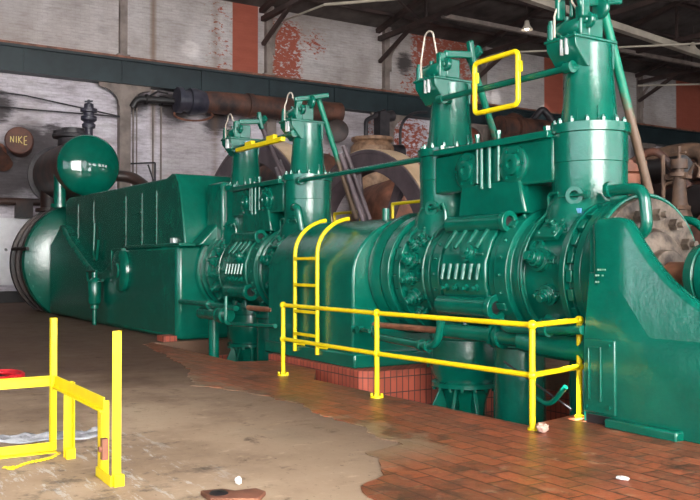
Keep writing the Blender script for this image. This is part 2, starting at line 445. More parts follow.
# roof
def roof_z(x): return 15.0 + (x+40)*.19 if x < -14 else 15.0 + 26*.19 - (x+14)*.19
b = MB()
def deck(x0, x1, y0, y1): b.loft([[(x, y0, roof_z(x)), (x, y1, roof_z(x)), (x, y1, roof_z(x)+.2), (x, y0, roof_z(x)+.2)] for x in (x0, x1)])
ROOF_FILL = ((-37, -32),)
xa = -40.6
for k0, k1 in ROOF_FILL + ((12.6, None),):
    if xa < -14 < k0: deck(xa, -14, -12, 76); deck(-14, k0, -12, 76)
    else: deck(xa, k0, -12, 76)
    if k1 is not None: deck(k0, k1, -12, -9); deck(k0, k1, 20, 76); xa = k1
b.build('ceiling', M['deck'], smooth=False, kind='structure')
for i, (k0, k1) in enumerate(ROOF_FILL):  # glowing roof panel out of view, added to brighten the far wall
    b = MB(); b.loft([[(x, -9, roof_z(x)+.1), (x, 20, roof_z(x)+.1), (x, 20, roof_z(x)+.12), (x, -9, roof_z(x)+.12)] for x in (k0, k1)])
    fr = MB()
    for k in range(12): yy = -9+29*k/11; fr.obox((k0, yy, roof_z(k0)+.04), (k1, yy, roof_z(k1)+.04), .1, .1)
    f = fr.build('window_%d' % (30+i), M['iron'], smooth=False, kind='structure')
    b.build('pane', M['pane_fill'], f, smooth=False)
CH = 14.3
for i in range(9):
    yy = 12.46 + 7.25*i
    b = MB()
    b.obox((-39.7, yy, CH), (11.5, yy, CH), .26, .24)
    b.obox((-39.9, yy, roof_z(-39.9)-.25), (-14, yy, roof_z(-14)-.25), .26, .24); b.obox((-14, yy, roof_z(-14)-.25), (11.9, yy, roof_z(11.9)-.25), .26, .24)
    xs = [-39.7+4.27*k for k in range(13)]
    for k in range(1, 12):
        b.obox((xs[k], yy, CH), (xs[k], yy, roof_z(xs[k])-.25), .12, .12)
        if k < 6: b.obox((xs[k], yy, roof_z(xs[k])-.25), (xs[k+1], yy, CH), .14, .14)
        else: b.obox((xs[k], yy, CH), (xs[k+1] if k < 11 else 11.5, yy, roof_z(xs[min(k+1, 12)])-.3), .14, .14)
    if i: b.obox((-39.7, yy, 13.0), (-36.6, yy, CH), .18, .18)
    b.build('ceiling_truss_beam', M['truss'], smooth=False, kind='structure')
for k in range(14):
    x = -38.2+3.6*k
    b = MB(); b.box(x-.09, x+.09, -12, 76, roof_z(x)-.2, roof_z(x)-.02)
    b.build('ceiling_purlin_beam', M['truss'], smooth=False, kind='structure')
def beam(name, p, q, w, h, m):
    b = MB(); b.obox(p, q, w, h); return b.build(name, m, smooth=False, kind='structure')
beam('ceiling_strut_beam', (-27.4, 22.5, 13.6), (-28.5, 30.0, 13.55), .34, .34, M['strut'])
beam('ceiling_strut_beam', (-28.5, 31.5, 13.45), (-30.6, 46, 13.35), .34, .34, M['strut'])
beam('ceiling_strut_beam', (-21.5, 26.9, 14.15), (-21.5, 56, 14.15), .3, .3, M['column'])
beam('ceiling_strut_beam', (-34, 26.9, 14.2), (-34, 63, 14.2), .22, .22, M['column'])
def wire(p, q, r, m=M['strut']):
    b = MB(); b.cyl(p, q, r, n=8); return b.build('ceiling_tie_beam', m, kind='structure')
wire((-33.6, 19.8, 13.5), (-28, 24.9, 13.5), .07); wire((-34.6, 31.8, 13.1), (-27.6, 39.8, 13.2), .055); wire((-36.6, 44.8, 13.1), (-33.5, 49, 13.15), .055)
wire((-39.5, 20.3, 14.1), (-33.6, 19.8, 13.5), .05)
for x0, i in ((-36, 1), (-31, 2), (-27, 3), (-36, 4), (-22, 2), (-18, 3)):
    wire((x0, 12.46+7.25*i, CH), (x0+5.5, 12.46+7.25*(i+1), CH+.2), .06, M['truss'])
    wire((x0+5.5, 12.46+7.25*i, CH), (x0, 12.46+7.25*(i+1), CH+.2), .06, M['truss'])

# daylight: the two unseen sides of the hall behind the camera have big frosted windows
def window_wall(name, axis, pos, a0, a1, wins, thick, pm, wm):
    """solid wall between the windows; wins = list of (u0,u1,z0,z1), one row after the other sharing z"""
    b = MB(); H = 16.4 if axis == 'y' else 15.2
    def bx(u0, u1, z0, z1):
        if axis == 'x': b.box(pos, pos+thick, u0, u1, z0, z1)
        else: b.box(u0, u1, pos-thick, pos, z0, z1)
    rows = sorted({(w[2], w[3]) for w in wins}); z = -.35
    for z0, z1 in rows:
        bx(a0, a1, z, z0); u = a0
        for w in sorted(w for w in wins if (w[2], w[3]) == (z0, z1)):
            bx(u, w[0], z0, z1); u = w[1]
        bx(u, a1, z0, z1); z = z1
    bx(a0, a1, z, H)
    b.build(name, wm, smooth=False, kind='structure')
    for i, (u0, u1, z0, z1) in enumerate(wins):
        f = MB(); nu, nz = max(2, round((u1-u0)/.8)), max(2, round((z1-z0)/.8))
        def bar(ua, ub, za, zb):
            if axis == 'x': f.box(pos+.05, pos+.13, ua, ub, za, zb)
            else: f.box(ua, ub, pos-.13, pos-.05, za, zb)
        for k in range(nu+1): u = u0+(u1-u0)*k/nu; bar(u-.03, u+.03, z0, z1)
        for k in range(nz+1): zz = z0+(z1-z0)*k/nz; bar(u0, u1, zz-.03, zz+.03)
        fr = f.build('window_%d' % (WN[0]), M['iron'], smooth=False, kind='structure'); WN[0] += 1
        g = MB()
        if axis == 'x': g.box(pos+.14, pos+.16, u0, u1, z0, z1)
        else: g.box(u0, u1, pos-.16, pos-.14, z0, z1)
        g.build('pane', pm, fr, smooth=False)
WN = [1]
wx = []
wx.append((-11.6, -8.4, 1.6, 13.2))
wx.append((8.4, 13.2, 1.6, 13.2))
wz = []
for k in range(5):
    u = 15.0 + 6.6*k
    wz.append((u, u+3.6, 2.4, 5.6)); wz.append((u, u+3.6, 8.2, 11.4))
window_wall('wall_behind', 'x', 12, -12, -8, wx[:1], .6, M['pane'], M['render'])
window_wall('wall_behind', 'x', 12, -8, 7.6, [(-7.6, -.5, 1.2, 13.6), (-.2, 7.0, 1.2, 13.6)], .6, M['pane_sun'], M['render'])
window_wall('wall_behind', 'x', 12, 7.6, 13.5, wx[1:], .6, M['pane'], M['render'])
window_wall('wall_behind', 'x', 12, 13.5, 76, wz, .6, M['pane_row'], M['render'])
wy = []
for u in (-13.5, -7.5, -1.5, 4.5):
    wy.append((u, u+5.0, 2.2, 11.0))
window_wall('wall_left', 'y', -12, -40.6, 12.6, wy, .6, M['pane_low'], M['dark_plaster'])
b = MB(); b.box(-40.6, 12.6, 76, 76.6, -.35, 20); b.build('wall_right', M['render'], smooth=False, kind='structure')
for sgn, yy in ((-1, -12.3), ):
    b = MB(); b.prism([(-40.6, 15.0), (12.6, 15.0), (-14, 20.2)], 'y', yy-.3, yy+.3); b.build('wall_gable', M['render'], smooth=False, kind='structure')

# ------------------------------------------------------------------ the gas engine
E = thing('gas_engine', 'long green tandem gas engine with four upright valve towers, set in a brick pit', 'engine', (-12, YC, 0))
def part(mb, name, m=G, bevel=0.0, parent=None, label=None, **k):
    return mb.build(name, m, parent or E, bevel=bevel, label=label, **k)

# end frame: trough with two side cheeks cut in a concave sweep
def frame_top(x):
    if x < -6.04: return 2.18
    pts = [(-6.04, 2.18), (-5.96, 2.1), (-5.87, 1.95), (-5.7, 1.74), (-5.51, 1.55), (-5.33, 1.41), (-5.11, 1.28), (-4.7, 1.12), (-3.4, .98)]
    for (a, za), (c, zb) in zip(pts, pts[1:]):
        if a <= x <= c: return za+(zb-za)*(x-a)/(c-a)
    return .98
xs = [-6.52, -6.46, -6.39, -6.3, -6.2, -6.1, -6.02, -5.98, -5.95, -5.91, -5.87, -5.8, -5.7, -5.6, -5.51, -5.42, -5.33, -5.22, -5.11, -5.0, -4.8, -4.6, -4.2, -3.8, -3.4]
def cheek(sec_x, side):
    zt = frame_top(sec_x) if side < 0 else min(1.2, frame_top(sec_x)); y0 = 7.12; t = .2
    r = .16
    r = .06
    if sec_x < -6.4 and side < 0: y0 += .05; zt -= .05
    loc = [(0, 0), (0, zt-r), (.012, zt-r*.5), (.03, zt-r*.18), (.06, zt), (.15, zt-.01), (t, zt-.05), (t, 0)]
    return [(sec_x, y0+y if side < 0 else 2*YC-y0-y, z) for y, z in loc]
for side in (-1, 1):
    b = MB(); b.loft([cheek(x, side) for x in xs])
    if side < 0:
        # ribs and foot box on the outer face
        pa = [(-6.5, .0), (-6.5, .9), (-6.08, .92), (-5.75, .84), (-3.4, .84), (-3.4, .0)]
        pb = [(-6.5, .0), (-6.5, 1.62), (-6.08, 1.6), (-5.62, .98), (-3.4, .98), (-3.4, .0)]
        b.loft([[(x, 7.05, z) for x, z in pa], [(x, 7.14, z) for x, z in pb]])
        b.box(-6.12, -5.25, 6.94, 7.2, 0, .1)
        fr = part(b, 'end_frame', bevel=.02)
    else:
        part(b, 'end_frame', bevel=.02)
b = MB(); b.box(-6.5, -3.4, 7.2, 9.4, 0, .7); part(b, 'frame_bed')
# flange between frame and cylinder: two rims with lugs across the slot
b = MB(); b.lathe((-6.84, YC, ZC), (1, 0, 0), [(0, .8), (0, .92), (.03, .95), (.1, .95), (.14, .97), (.2, .97), (.2, .93), (0, .85)], 64, cap=False)
part(b, 'end_flange', bevel=.012)
b = MB(); b.box(-6.47, -6.05, 7.025, 7.3, .12, .9)
pn = part(b, 'access_panel', bevel=.012)
b = MB(); b.box(-6.4, -6.38, 7.005, 7.04, .25, .8); b.box(-6.24, -6.22, 7.005, 7.04, .25, .8); b.box(-6.4, -6.22, 7.005, 7.04, .8, .82)
part(b, 'panel_rib', parent=pn, bevel=.006)
for q in ((-6.12, .84), (-6.12, .2), (-6.43, .18)):
    b = MB(); b.nut((q[0], 7.035, q[1]), (0, -1, 0), .022, .03); part(b, 'panel_screw', parent=pn)
b = MB(); b.box(-6.45, -6.1, 7.04, 7.2, -.02, .1); part(b, 'gap_shade', M['black'], label='black strip standing for the shaded gap under the access panel')  # black box stands in for the dark of the gap
b = MB()
for i, (w, z) in enumerate(((.14, 1.62), (.1, 1.56), (.05, 1.49))):
    for k in range(int(w/.024)):
        if (k*7+i) % 5: b.box(-6.38+k*.03, -6.362+k*.03, 7.112, 7.13, z, z+.018)
part(b, 'casting_lettering', M['mark'], smooth=False, label='pale worn raised casting marks')
# bare cylinder head, rod and coupling inside the trough
b = MB(); b.lathe((-6.75, YC, ZC), (1, 0, 0), [(0, .93), (.14, .91), (.14, .56), (.24, .52), (.3, .3), (.42, .3), (.42, .2)], 48)
b.lathe((-6.75, YC, ZC), (1, 0, 0), [(.0, .2), (.34, .2)], 24)
hd = part(b, 'cylinder_head', M['head'], bevel=.01, label='greasy unpainted cylinder head')
for k in range(14):
    a = 2*PI*k/14+.1
    b = MB(); p = Vector((-6.61, YC+.72*math.cos(a), ZC+.72*math.sin(a)))
    b.nut(p, (1, 0, 0), .075, .1); b.cyl(p, p+Vector((.17, 0, 0)), .04, n=10)
    part(b, 'bolt', M['head'], parent=hd)
b = MB(); b.cyl((-6.4, YC, ZC), (-4.2, YC, ZC), .165, n=28); part(b, 'piston_rod', M['steel'], label='bare brown steel piston rod')
b = MB(); b.lathe((-5.92, YC, ZC), (1, 0, 0), [(0, .2), (0, .36), (.12, .38), (.12, .36), (.15, .36), (.15, .38), (.27, .38), (.27, .3), (.9, .3), (.9, .17)], 40)
part(b, 'rod_coupling', bevel=.012)
b = MB(); b.tube([(-6.95, 7.95, 2.55), (-6.42, 7.95, 2.55), (-6.37, 7.95, 2.06), (-6.62, 8.0, 1.98)], .068, 14, bend=.16); b.cyl((-6.93, 7.95, 2.56), (-6.87, 7.95, 2.56), .1)
part(b, 'bypass_pipe')
b = MB(); b.tube([(-7.3, 9.2, 1.7), (-7.15, 9.2, 2.24), (-6.7, 9.2, 2.24), (-6.35, 9.2, 1.95), (-6.1, 9.2, 1.2)], .05, 12, bend=.12); part(b, 'hand_pipe')

# cylinders
def rad(x, r, th):
    """point at radius r, angle th (0 = towards camera side, + = up) round the axis"""
    return Vector((x, YC-r*CS*math.cos(th), ZC+r*CS*math.sin(th)))
def dirv(th): return Vector((0, -math.cos(th), math.sin(th)))
def cylinder(x0):
    b = MB()
    b.lathe((x0, YC, ZC), (1, 0, 0), [(t, r*CS) for t, r in [(-1.95, 1.0), (-1.93, 1.02), (-1.92, 1.08), (-1.72, 1.08), (-1.71, .95), (-1.66, .93), (-1.05, .86), (-1.02, .92), (-.9, .92), (-.88, .87), (-.82, .87), (-.8, .97), (-.62, .97), (-.6, .9),
        (.42, .9), (.45, .99), (.56, .99), (.57, 1.02), (.8, 1.02), (.82, .93), (.9, .93), (.9, .97), (1.0, .97), (1.02, .88), (1.62, .9), (1.72, .93), (1.73, 1.06), (1.83, 1.08), (1.84, .97), (1.97, .97), (1.98, 1.08), (2.08, 1.08), (2.08, .9)]], 72)
                                            # lugs across the slotted flange
    for k in range(26):
        a = 2*PI*k/26
        b.obox(rad(x0+1.905, .96, a), rad(x0+1.905, 1.075, a), .14, .085, up=(1, 0, 0))
    for k in range(26):
        a = 2*PI*k/26+.1
        b.obox(rad(x0-1.6, .9, a), rad(x0-1.6, 1.02, a), .2, .1, up=(1, 0, 0))
    b.ring((x0-1.56, YC, ZC), (1, 0, 0), .9*CS, 1.03*CS, .07, 64)
    # stiffening web plates on the jacket shoulders
    for xx in (-.71, .69):
        for k in range(24):
            a = 2*PI*k/24
            b.nut(rad(x0+xx, .95 if xx < 0 else 1.0, a), dirv(a), .026, .05)
    cy = part(b, 'cylinder', bevel=.008)
    # access block between two header tubes on the camera side
    b = MB()
    secs = []
    for x in (x0-.5, x0+.42):
        secs.append([tuple(rad(x, .85, math.radians(d))) for d in (-32, -10, 10, 30, 50)] + [tuple(rad(x, 1.04, math.radians(d))) for d in (50, 30, 10, -10, -32)])
    b.loft(secs)
    blk = part(b, 'access_block', parent=cy, bevel=.02)
    for nm, d, xa, xb, r in (('upper', 48, -.62, .62, .115), ('lower', -27, -.55, .6, .14)):
        th = math.radians(d); b = MB()
        c = rad(0, 1.08, th)
        b.lathe((x0+xa, c.y, c.z), (1, 0, 0), [(0, r), (xb-xa-.1, r), (xb-xa-.1, r*1.25), (xb-xa, r*1.25), (xb-xa, r*.62), (xb-xa-.08, r*.6)], 28)
        b.obox(rad(x0+xb-.05, .85, th), rad(x0+xb-.05, 1.05, th), .1, r*2.3, up=(1, 0, 0))
        hh = part(b, 'header_tube', parent=cy, bevel=.01)
        b = MB(); b.lathe((x0+xb-.06, c.y, c.z), (1, 0, 0), [(0, .0), (0, r*.6), (.02, r*.58), (.02, 0)], 20, cap=False)  # shade inside the bore put in as a black disc
        part(b, 'bore_shade', M['black'], parent=cy, label='black disc standing for the shade in the header tube bore')
    # studs: three wedges under the upper header, rows of studs lower down
    for k in range(4):
        x = x0-.42+k*.22; b = MB()
        b.cyl(rad(x, 1.04, math.radians(41)), rad(x, 1.1, math.radians(22)), .04, .028, n=10); part(b, 'stud', parent=cy)
        x = x0-.38+k*.21; b = MB()
        b.nut(rad(x, 1.02, math.radians(-11)), dirv(math.radians(-11)), .055, .06); b.cyl(rad(x, 1.02, math.radians(-11)), rad(x, 1.15, math.radians(-11)), .03, n=8); part(b, 'cap_nut', parent=cy)
    for k in range(6):
        x = x0-.4+k*.145; b = MB()
        b.cyl(rad(x, 1.06, math.radians(9)), rad(x, 1.1, math.radians(-4)), .025, .025, n=8); part(b, 'stud', parent=cy)
    b = MB(); th = math.radians(19); c = rad(x0+.08, 1.03, th)
    b.lathe(c, dirv(th), [(0, .14), (.05, .14), (.05, .11), (.09, .1), (.09, .05), (.12, .045)], 24)
    b.cyl(c+Vector((.08, -.03, -.01)), c+Vector((.3, -.04, -.02)), .014, n=8)
    part(b, 'round_cover', parent=cy)
    # valve bosses in the two head zones
    rnd = random.Random(int(abs(x0)*10))
    for x, d, r, h in ((-1.33, 14, .1, .22), (-1.36, -6, .085, .17), (-1.33, -26, .1, .2), (-1.38, -44, .08, .16), (-1.2, 38, .07, .15), (-1.38, 33, .08, .16),
                       (1.3, 14, .11, .25), (1.42, -17, .1, .17), (1.36, 46, .085, .16), (1.25, -48, .09, .18)):
        th = math.radians(d); p = rad(x0+x, .84, th); v = dirv(th); b = MB()
        b.lathe(p, v, [(0, r*1.35), (.1, r*1.35), (.1, r), (h*.75, r), (h*.75, r*.75), (h, r*.7)], 18)
        b.nut(p+v*h, v, r*.55, .06)
        for j in (-1, 1):
            q = p + Vector((j*r*1.75, 0, 0)); b.nut(q, v, .03, .15)
        b.obox(p+Vector((-r*2.2, 0, 0))+v*.06, p+Vector((r*2.2, 0, 0))+v*.06, r*.9, .05, up=tuple(v))
        part(b, 'valve_boss', parent=cy, bevel=.006)
    # ring-shaped blank openings
    for x, d in ((-1.08, 2), (1.18, 28)):
        th = math.radians(d); b = MB(); b.ring(rad(x0+x, .86, th), dirv(th), .05, .1, .08, 24); part(b, 'blank_ring', parent=cy)
    # small bore tubes that follow the rings
    for x, a0, a1, r in ((-.97, -38, 75, .016), (1.05, -62, 60, .018), (1.0, -25, 62, .012)):
        pts = [rad(x0+x, .98, math.radians(a0+(a1-a0)*k/22)) for k in range(23)]
        b = MB(); b.tube(pts, r, 8); part(b, 'oil_tube', parent=cy)
    b = MB(); b.tube([rad(x0+1.05, 1.0, math.radians(50)), rad(x0+1.12, 1.06, math.radians(62)), rad(x0+1.12, 1.3, math.radians(66)), rad(x0+1.3, 1.3, math.radians(66))], .02, 8, bend=.08)
    part(b, 'oil_riser', parent=cy)
    b = MB(); b.tube([rad(x0-.9, .95, math.radians(55)), rad(x0-.92, 1.2, math.radians(63)), rad(x0-.92, 1.34, math.radians(63))], .026, 8, bend=.08)
    part(b, 'oil_riser', parent=cy)
    # saddle and exhaust chests under the cylinder
    b = MB()
    b.box(x0-1.2, x0-.5, YC-.45, YC+.45, ZC-1.0, ZC-.6)
    part(b, 'saddle', parent=cy, bevel=.04)
    return cy
CX = (-8.92, -16.15)
for x0 in CX:
    cylinder(x0)
    # bowl-shaped exhaust chest on a ball-ended pipe
    b = MB(); c = (x0-.86, 8.15, .62)
    b.lathe(c, (0, 0, -1), [(-.5, .3), (-.08, .34), (-.08, .52), (.0, .52), (.02, .5), (.25, .52), (.5, .5), (.62, .44), (.64, .5), (.7, .5), (.72, .4), (.76, .36), (.95, .3), (1.15, .28), (1.16, .4), (1.26, .4), (1.26, .28), (2.4, .28)], 40)
    for k in range(16):
        a = 2*PI*k/16
        b.nut((c[0]+.47*math.cos(a), c[1]+.47*math.sin(a), .7), (0, 0, 1), .035, .05); b.nut((c[0]+.46*math.cos(a), c[1]+.46*math.sin(a), -.08), (0, 0, -1), .03, .05)
    b.nut((c[0]-.46, c[1]-.22, .2), (-1, -.4, 0), .06, .1)
    ch = part(b, 'exhaust_chest')
    for a in (200, 250, 300, 340):
        a = math.radians(a); b = MB(); b.obox((c[0]+.3*math.cos(a), c[1]+.3*math.sin(a), -.14), (c[0]+.46*math.cos(a), c[1]+.46*math.sin(a), -.5), .05, .2)
        part(b, 'chest_rib', parent=ch, bevel=.01)
    b = MB(); c = (x0+.33, 8.1, .62)
    b.lathe(c, (0, 0, -1), [(-.3, .3), (-.06, .3), (-.06, .4), (.02, .4), (.05, .345), (2.6, .345)], 32)
    part(b, 'exhaust_pipe')
    b = MB(); b.tube([(x0+1.25, 8.4, .9), (x0+1.3, 8.3, .3), (x0+1.45, 8.2, -2.0)], .2, 16, bend=.3); part(b, 'drain_pipe')

# low pipe runs along the cylinders
b = MB(); b.tube([(-10.75, 7.2, .78), (-8.9, 7.2, .8)], .045, 12); part(b, 'rod_guide', M['steel'], label='thin bare brown rod low beside the cylinder')
b = MB(); b.tube([(-10.75, 7.2, .74), (-10.6, 7.1, .62), (-9.4, 7.1, .58), (-9.1, 7.1, .6), (-9.0, 7.1, .95)], .055, 12, bend=.15)
for x in (-9.45, -9.3): b.cyl((x-.03, 7.1, .58), (x+.03, 7.1, .58), .085, n=14)
part(b, 'loop_pipe')
b = MB(); b.lathe((-9.1, 7.22, .8), (1, 0, 0), [(0, .1), (1.0, .1), (1.0, .15), (1.06, .15), (1.06, .11), (1.1, .11), (1.1, .15), (1.16, .15), (1.16, .11), (1.6, .11)], 24)
b.tube([(-7.6, 7.22, .8), (-7.2, 7.3, .74), (-6.55, 7.3, .74)], .15, 18, bend=.3)
b.tube([(-7.9, 7.15, 1.0), (-7.75, 7.1, .9), (-6.5, 7.05, .98)], .05, 12, bend=.12); b.cyl((-7.12, 7.07, .94), (-7.02, 7.07, .945), .08)
part(b, 'water_pipe')
b = MB(); b.tube([(-18.12, 6.98, .86), (-17.2, 6.98, .86), (-15.2, 6.98, .84)], .06, 12); b.cyl((-16.6, 6.98, .85), (-16.45, 6.98, .85), .1)
b.cyl((-16.98, 7.0, .66), (-15.55, 7.0, .68), .12); b.cyl((-15.9, 7.0, .67), (-15.7, 7.0, .67), .17); b.cyl((-16.0, 7.0, .67), (-15.95, 7.0, .67), .17)
b.tube([(-15.6, 6.95, 1.05), (-15.5, 6.9, .55), (-15.4, 6.95, .52), (-13.5, 6.95, .6)], .042, 12, bend=.1)
b.cyl((-16.55, 7.1, .6), (-16.55, 7.1, -1.9), .11)
part(b, 'water_pipe')
b = MB(); b.tube([(-14.9, 7.1, .86), (-13.9, 7.1, .86)], .05, 10); part(b, 'rod_guide', M['steel'], label='short bare brown rod beside the far cylinder')
b = MB(); b.tube([(-7.3, 7.15, .45), (-7.3, 7.05, .2), (-6.95, 7.0, .1), (-6.7, 7.0, .35)], .03, 10, bend=.15); part(b, 'hose_pipe')
b = MB(); b.cyl((-7.9, 7.2, .5), (-6.6, 6.98, .12), .012, n=8); part(b, 'stay_wire', M['iron'])

# crossover manifolds between the tower pairs
for x0 in CX:
    b = MB()
    b.box(x0-1.2, x0+1.2, 7.86, 8.7, 2.72, 3.28)
    b.prism([(x0-.55, 2.8), (x0+.62, 2.8), (x0+.75, 2.35), (x0-.62, 2.35)], 'y', 7.82, 8.7)
    mf = part(b, 'crossover_manifold', bevel=.03)
    b = MB(); b.box(x0-1.12, x0+1.2, 7.76, 8.75, 3.27, 3.36); part(b, 'top_plate', parent=mf, bevel=.012)
    for x in (x0-.43, x0+.5):
        b = MB(); b.lathe((x, 7.87, 3.0), (0, -1, 0), [(0, .26), (.04, .26), (.05, .245), (.05, .15), (.09, .14), (.1, .11), (.1, .06), (.07, .05)], 32)
        for k in range(6): a = 2*PI*k/6; b.nut((x+.2*math.cos(a), 7.83, 3.0+.2*math.sin(a)), (0, -1, 0), .024, .035)
        part(b, 'round_cover', parent=mf)
    for x, z0, z1, r in ((x0-.1, 2.72, 3.3, .035), (x0+.06, 2.72, 3.3, .035), (x0-.19, 2.8, 3.46, .03), (x0+.24, 2.8, 3.46, .03)):
        b = MB(); b.cyl((x, 7.82, z0), (x, 7.82, z1), r, n=12); b.nut((x, 7.82, z1-.03), (0, 0, 1), r*1.4, .05); part(b, 'tie_bolt', parent=mf)
    for x in (x0+1.12, x0-1.0):
        b = MB(); b.nut((x, 7.84, 3.36), (0, 0, 1), .05, .06); part(b, 'plate_bolt', parent=mf)

# valve towers
TX = (-7.53, -10.3, -14.75, -17.58)
def tower(i, x):
    near = i in (0, 2)
    b = MB(); o = (x, YC, 0)
    b.lathe(o, (0, 0, 1), [(2.0, .6), (2.4, .53), (2.55, .465), (2.94, .46), (2.95, .468), (3.3, .468), (3.31, .5), (3.42, .5), (3.43, .36), (3.46, .345), (4.2, .285), (4.42, .28)], 48)
    for k in range(14):
        a = 2*PI*k/14; q = (x+.43*math.cos(a), YC+.43*math.sin(a), 3.42); b.nut(q, (0, 0, 1), .035, .05); b.cyl(q, (q[0], q[1], 3.5), .018, n=8)
        w = (x+.335*math.cos(a+.2), YC+.335*math.sin(a+.2), 3.44)
    for k in range(8):
        a = 2*PI*(k+.3)/8
        b.obox((x+.33*math.cos(a), YC+.33*math.sin(a), 3.46), (x+.31*math.cos(a), YC+.31*math.sin(a), 3.62), .03, .06)
    t = part(b, 'valve_tower')
    # rocker head hanging over the camera side
    b = MB()
    b.prism([(YC+.24, 4.12), (YC-.25, 4.12), (YC-.32, 4.2), (YC-.45, 4.36), (YC-.46, 4.47), (YC+.26, 4.47)], 'x', x-.29, x+.2)
    b.box(x-.31, x+.22, YC-.48, YC+.28, 4.45, 4.49)
    for k in range(5): b.nut((x-.26+k*.11, YC-.45, 4.49), (0, 0, 1), .022, .025)
    hd = part(b, 'rocker_head', parent=t, bevel=.045)
    for dx in (-.03, .05):
        b = MB(); b.box(x+dx, x+dx+.022, YC-.48, YC-.44, 4.26, 4.46); part(b, 'gauge_glass', M['silver'], parent=t, label='pale upright gauge strip')
    b = MB()
    b.lathe((x-.22, YC-.28, 4.62), (1, 0, 0), [(0, .1), (.03, .115), (.36, .115), (.39, .1)], 20)
    b.cyl((x-.1, YC-.28, 4.68), (x-.1, YC-.28, 4.78), .035)
    part(b, 'rocker_shaft', parent=t)
    b = MB(); b.cyl((x-.27, YC-.38, 4.4), (x-.27, YC-.38, 4.7), .055, n=14); b.cyl((x-.27, YC-.38, 4.7), (x-.27, YC-.38, 4.75), .04, n=14)
    part(b, 'oil_cup', parent=t)
    b = MB(); b.box(x+.1, x+.2, YC-.36, YC-.22, 4.48, 4.86); b.box(x+.1, x+.22, YC-.24, YC+.02, 4.48, 4.78)
    b.cyl((x+.21, YC-.2, 4.68), (x+.21, YC-.28, 4.68), .1, n=24); b.cyl((x+.21, YC-.28, 4.68), (x+.21, YC-.32, 4.68), .045, n=14)
    part(b, 'bearing_bracket', parent=t, bevel=.02)
    b = MB()
    if near:
        b.lathe((x+.24, YC-.02, 4.84), (0, -1, 0), [(0, .13), (.06, .13), (.07, .1), (.07, .0)], 24)
        b.obox((x+.2, YC-.4, 4.86), (x+.2, YC+.36, 5.02), .07, .1)
        if i == 0:
            b.cyl((x-.2, YC-.3, 5.1), (x+.25, YC-.3, 5.14), .1); b.box(x+.16, x+.25, YC-.38, YC-.24, 4.7, 5.3); b.box(x-.22, x-.15, YC-.38, YC-.24, 4.75, 5.3)
            b.cyl((x+.0, YC-.3, 4.75), (x+.0, YC-.3, 5.05), .03)
    else:
        b.obox((x+.18, YC-.25, 4.84), (x+.2, YC+.38, 4.9), .08, .11)
        b.obox((x+.2, YC+.3, 4.72), (x+.2, YC+.22, 5.1), .1, .09); b.obox((x+.06, YC+.3, 4.84), (x+.32, YC+.34, 4.97), .09, .14)
    part(b, 'rocker_arm', parent=t, bevel=.02)
    b = MB(); b.tube([(x+.02, YC+.22, 5.0 if near else 4.85), (x, YC+1.14, 2.62)] if i != 1 and i != 3 else [(x+.1, YC+.3, 4.9), (x-.1, YC+1.1, 3.5), (x-.12, YC+1.25, 3.1)], .055 if i else .06, 12)
    part(b, 'push_rod', M['rod'] if i < 3 else M['wheel'], parent=t, label='sloping push rod worn to bare brown metal low down')
    if i >= 2:
        b = MB(); b.tube([(x+.1, YC+.7, 3.9), (x+.2, YC+1.2, 2.5)], .055, 12); b.tube([(x-.1, YC+.9, 4.1), (x+.1, YC+1.4, 2.6)], .05, 12)
        part(b, 'brace_rod', M['wheel'], parent=t, label='grey brown brace rod behind the tower')
    # lifting wire
    b = MB(); zt = 5.16 if i == 1 else 4.98
    pts = [(x-.2, YC-.4, 4.5), (x-.2, YC-.4, 4.8)]
    pts += [(x-.06-.12*math.cos(PI*k/8), YC-.36, zt-.06+.12*math.sin(PI*k/8)) for k in range(9)]
    pts += [(x+.08, YC-.32, 4.85), (x+.14, YC-.3, 4.72)]
    b.tube(pts, .014, 8); part(b, 'lifting_wire', M['strut'], parent=t, label='thin pale wire loop')
    # sight hole and blank on the barrel foot
    b = MB(); a = math.radians(-68 if near else -72)
    d = Vector((math.cos(a), math.sin(a), 0)); p = Vector((x, YC, 2.52)) + d*.43
    b.ring(p, d, .06, .11, .09, 24); b.cyl(p+Vector((-.2, -.1, 0)), p+Vector((.18, -.06, 0)), .016, n=8); b.nut(p+Vector((.18, -.06, 0)), (1, .2, 0), .05, .06)
    part(b, 'sight_ring', parent=t)
    # bolted pad where the tower meets the cylinder
    b = MB(); a = math.radians(44)
    for k in range(1): b.obox(rad(x-.06, .9, a), rad(x-.06, 1.0, a), .34, .34, up=(1, 0, 0))
    for sx in (-.13, .13):
        for da in (-7, 7): b.nut(rad(x-.06+sx, .99, a+math.radians(da)), dirv(a), .03, .04)
    part(b, 'bolted_pad', parent=t, bevel=.02)
for i, x in enumerate(TX): tower(i, x)
b = MB(); b.box(-7.36, -7.24, YC-.485, YC-.42, 2.3, 2.36); part(b, 'name_plate', M['blue'], label='small pale blue plate at the foot of the nearest tower')

# tie pipes joining the towers
for (xa, za, xb, zb) in ((-10.1, 4.14, -7.45, 4.12), (-17.5, 4.24, -14.6, 4.22), (-14.45, 3.28, -10.4, 3.3)):
    b = MB(); b.cyl((xa, 7.92, za), (xb, 7.95, zb), .045, n=14)
    for x, z, s in ((xa, za, 1), (xb, zb, -1)):
        b.cyl((x, 7.93, z), (x+s*.12, 7.93, z), .075, n=14); b.cyl((x+s*.05, 7.93, z), (x+s*.05, 8.1, z), .06, n=12)
    part(b, 'tie_pipe')

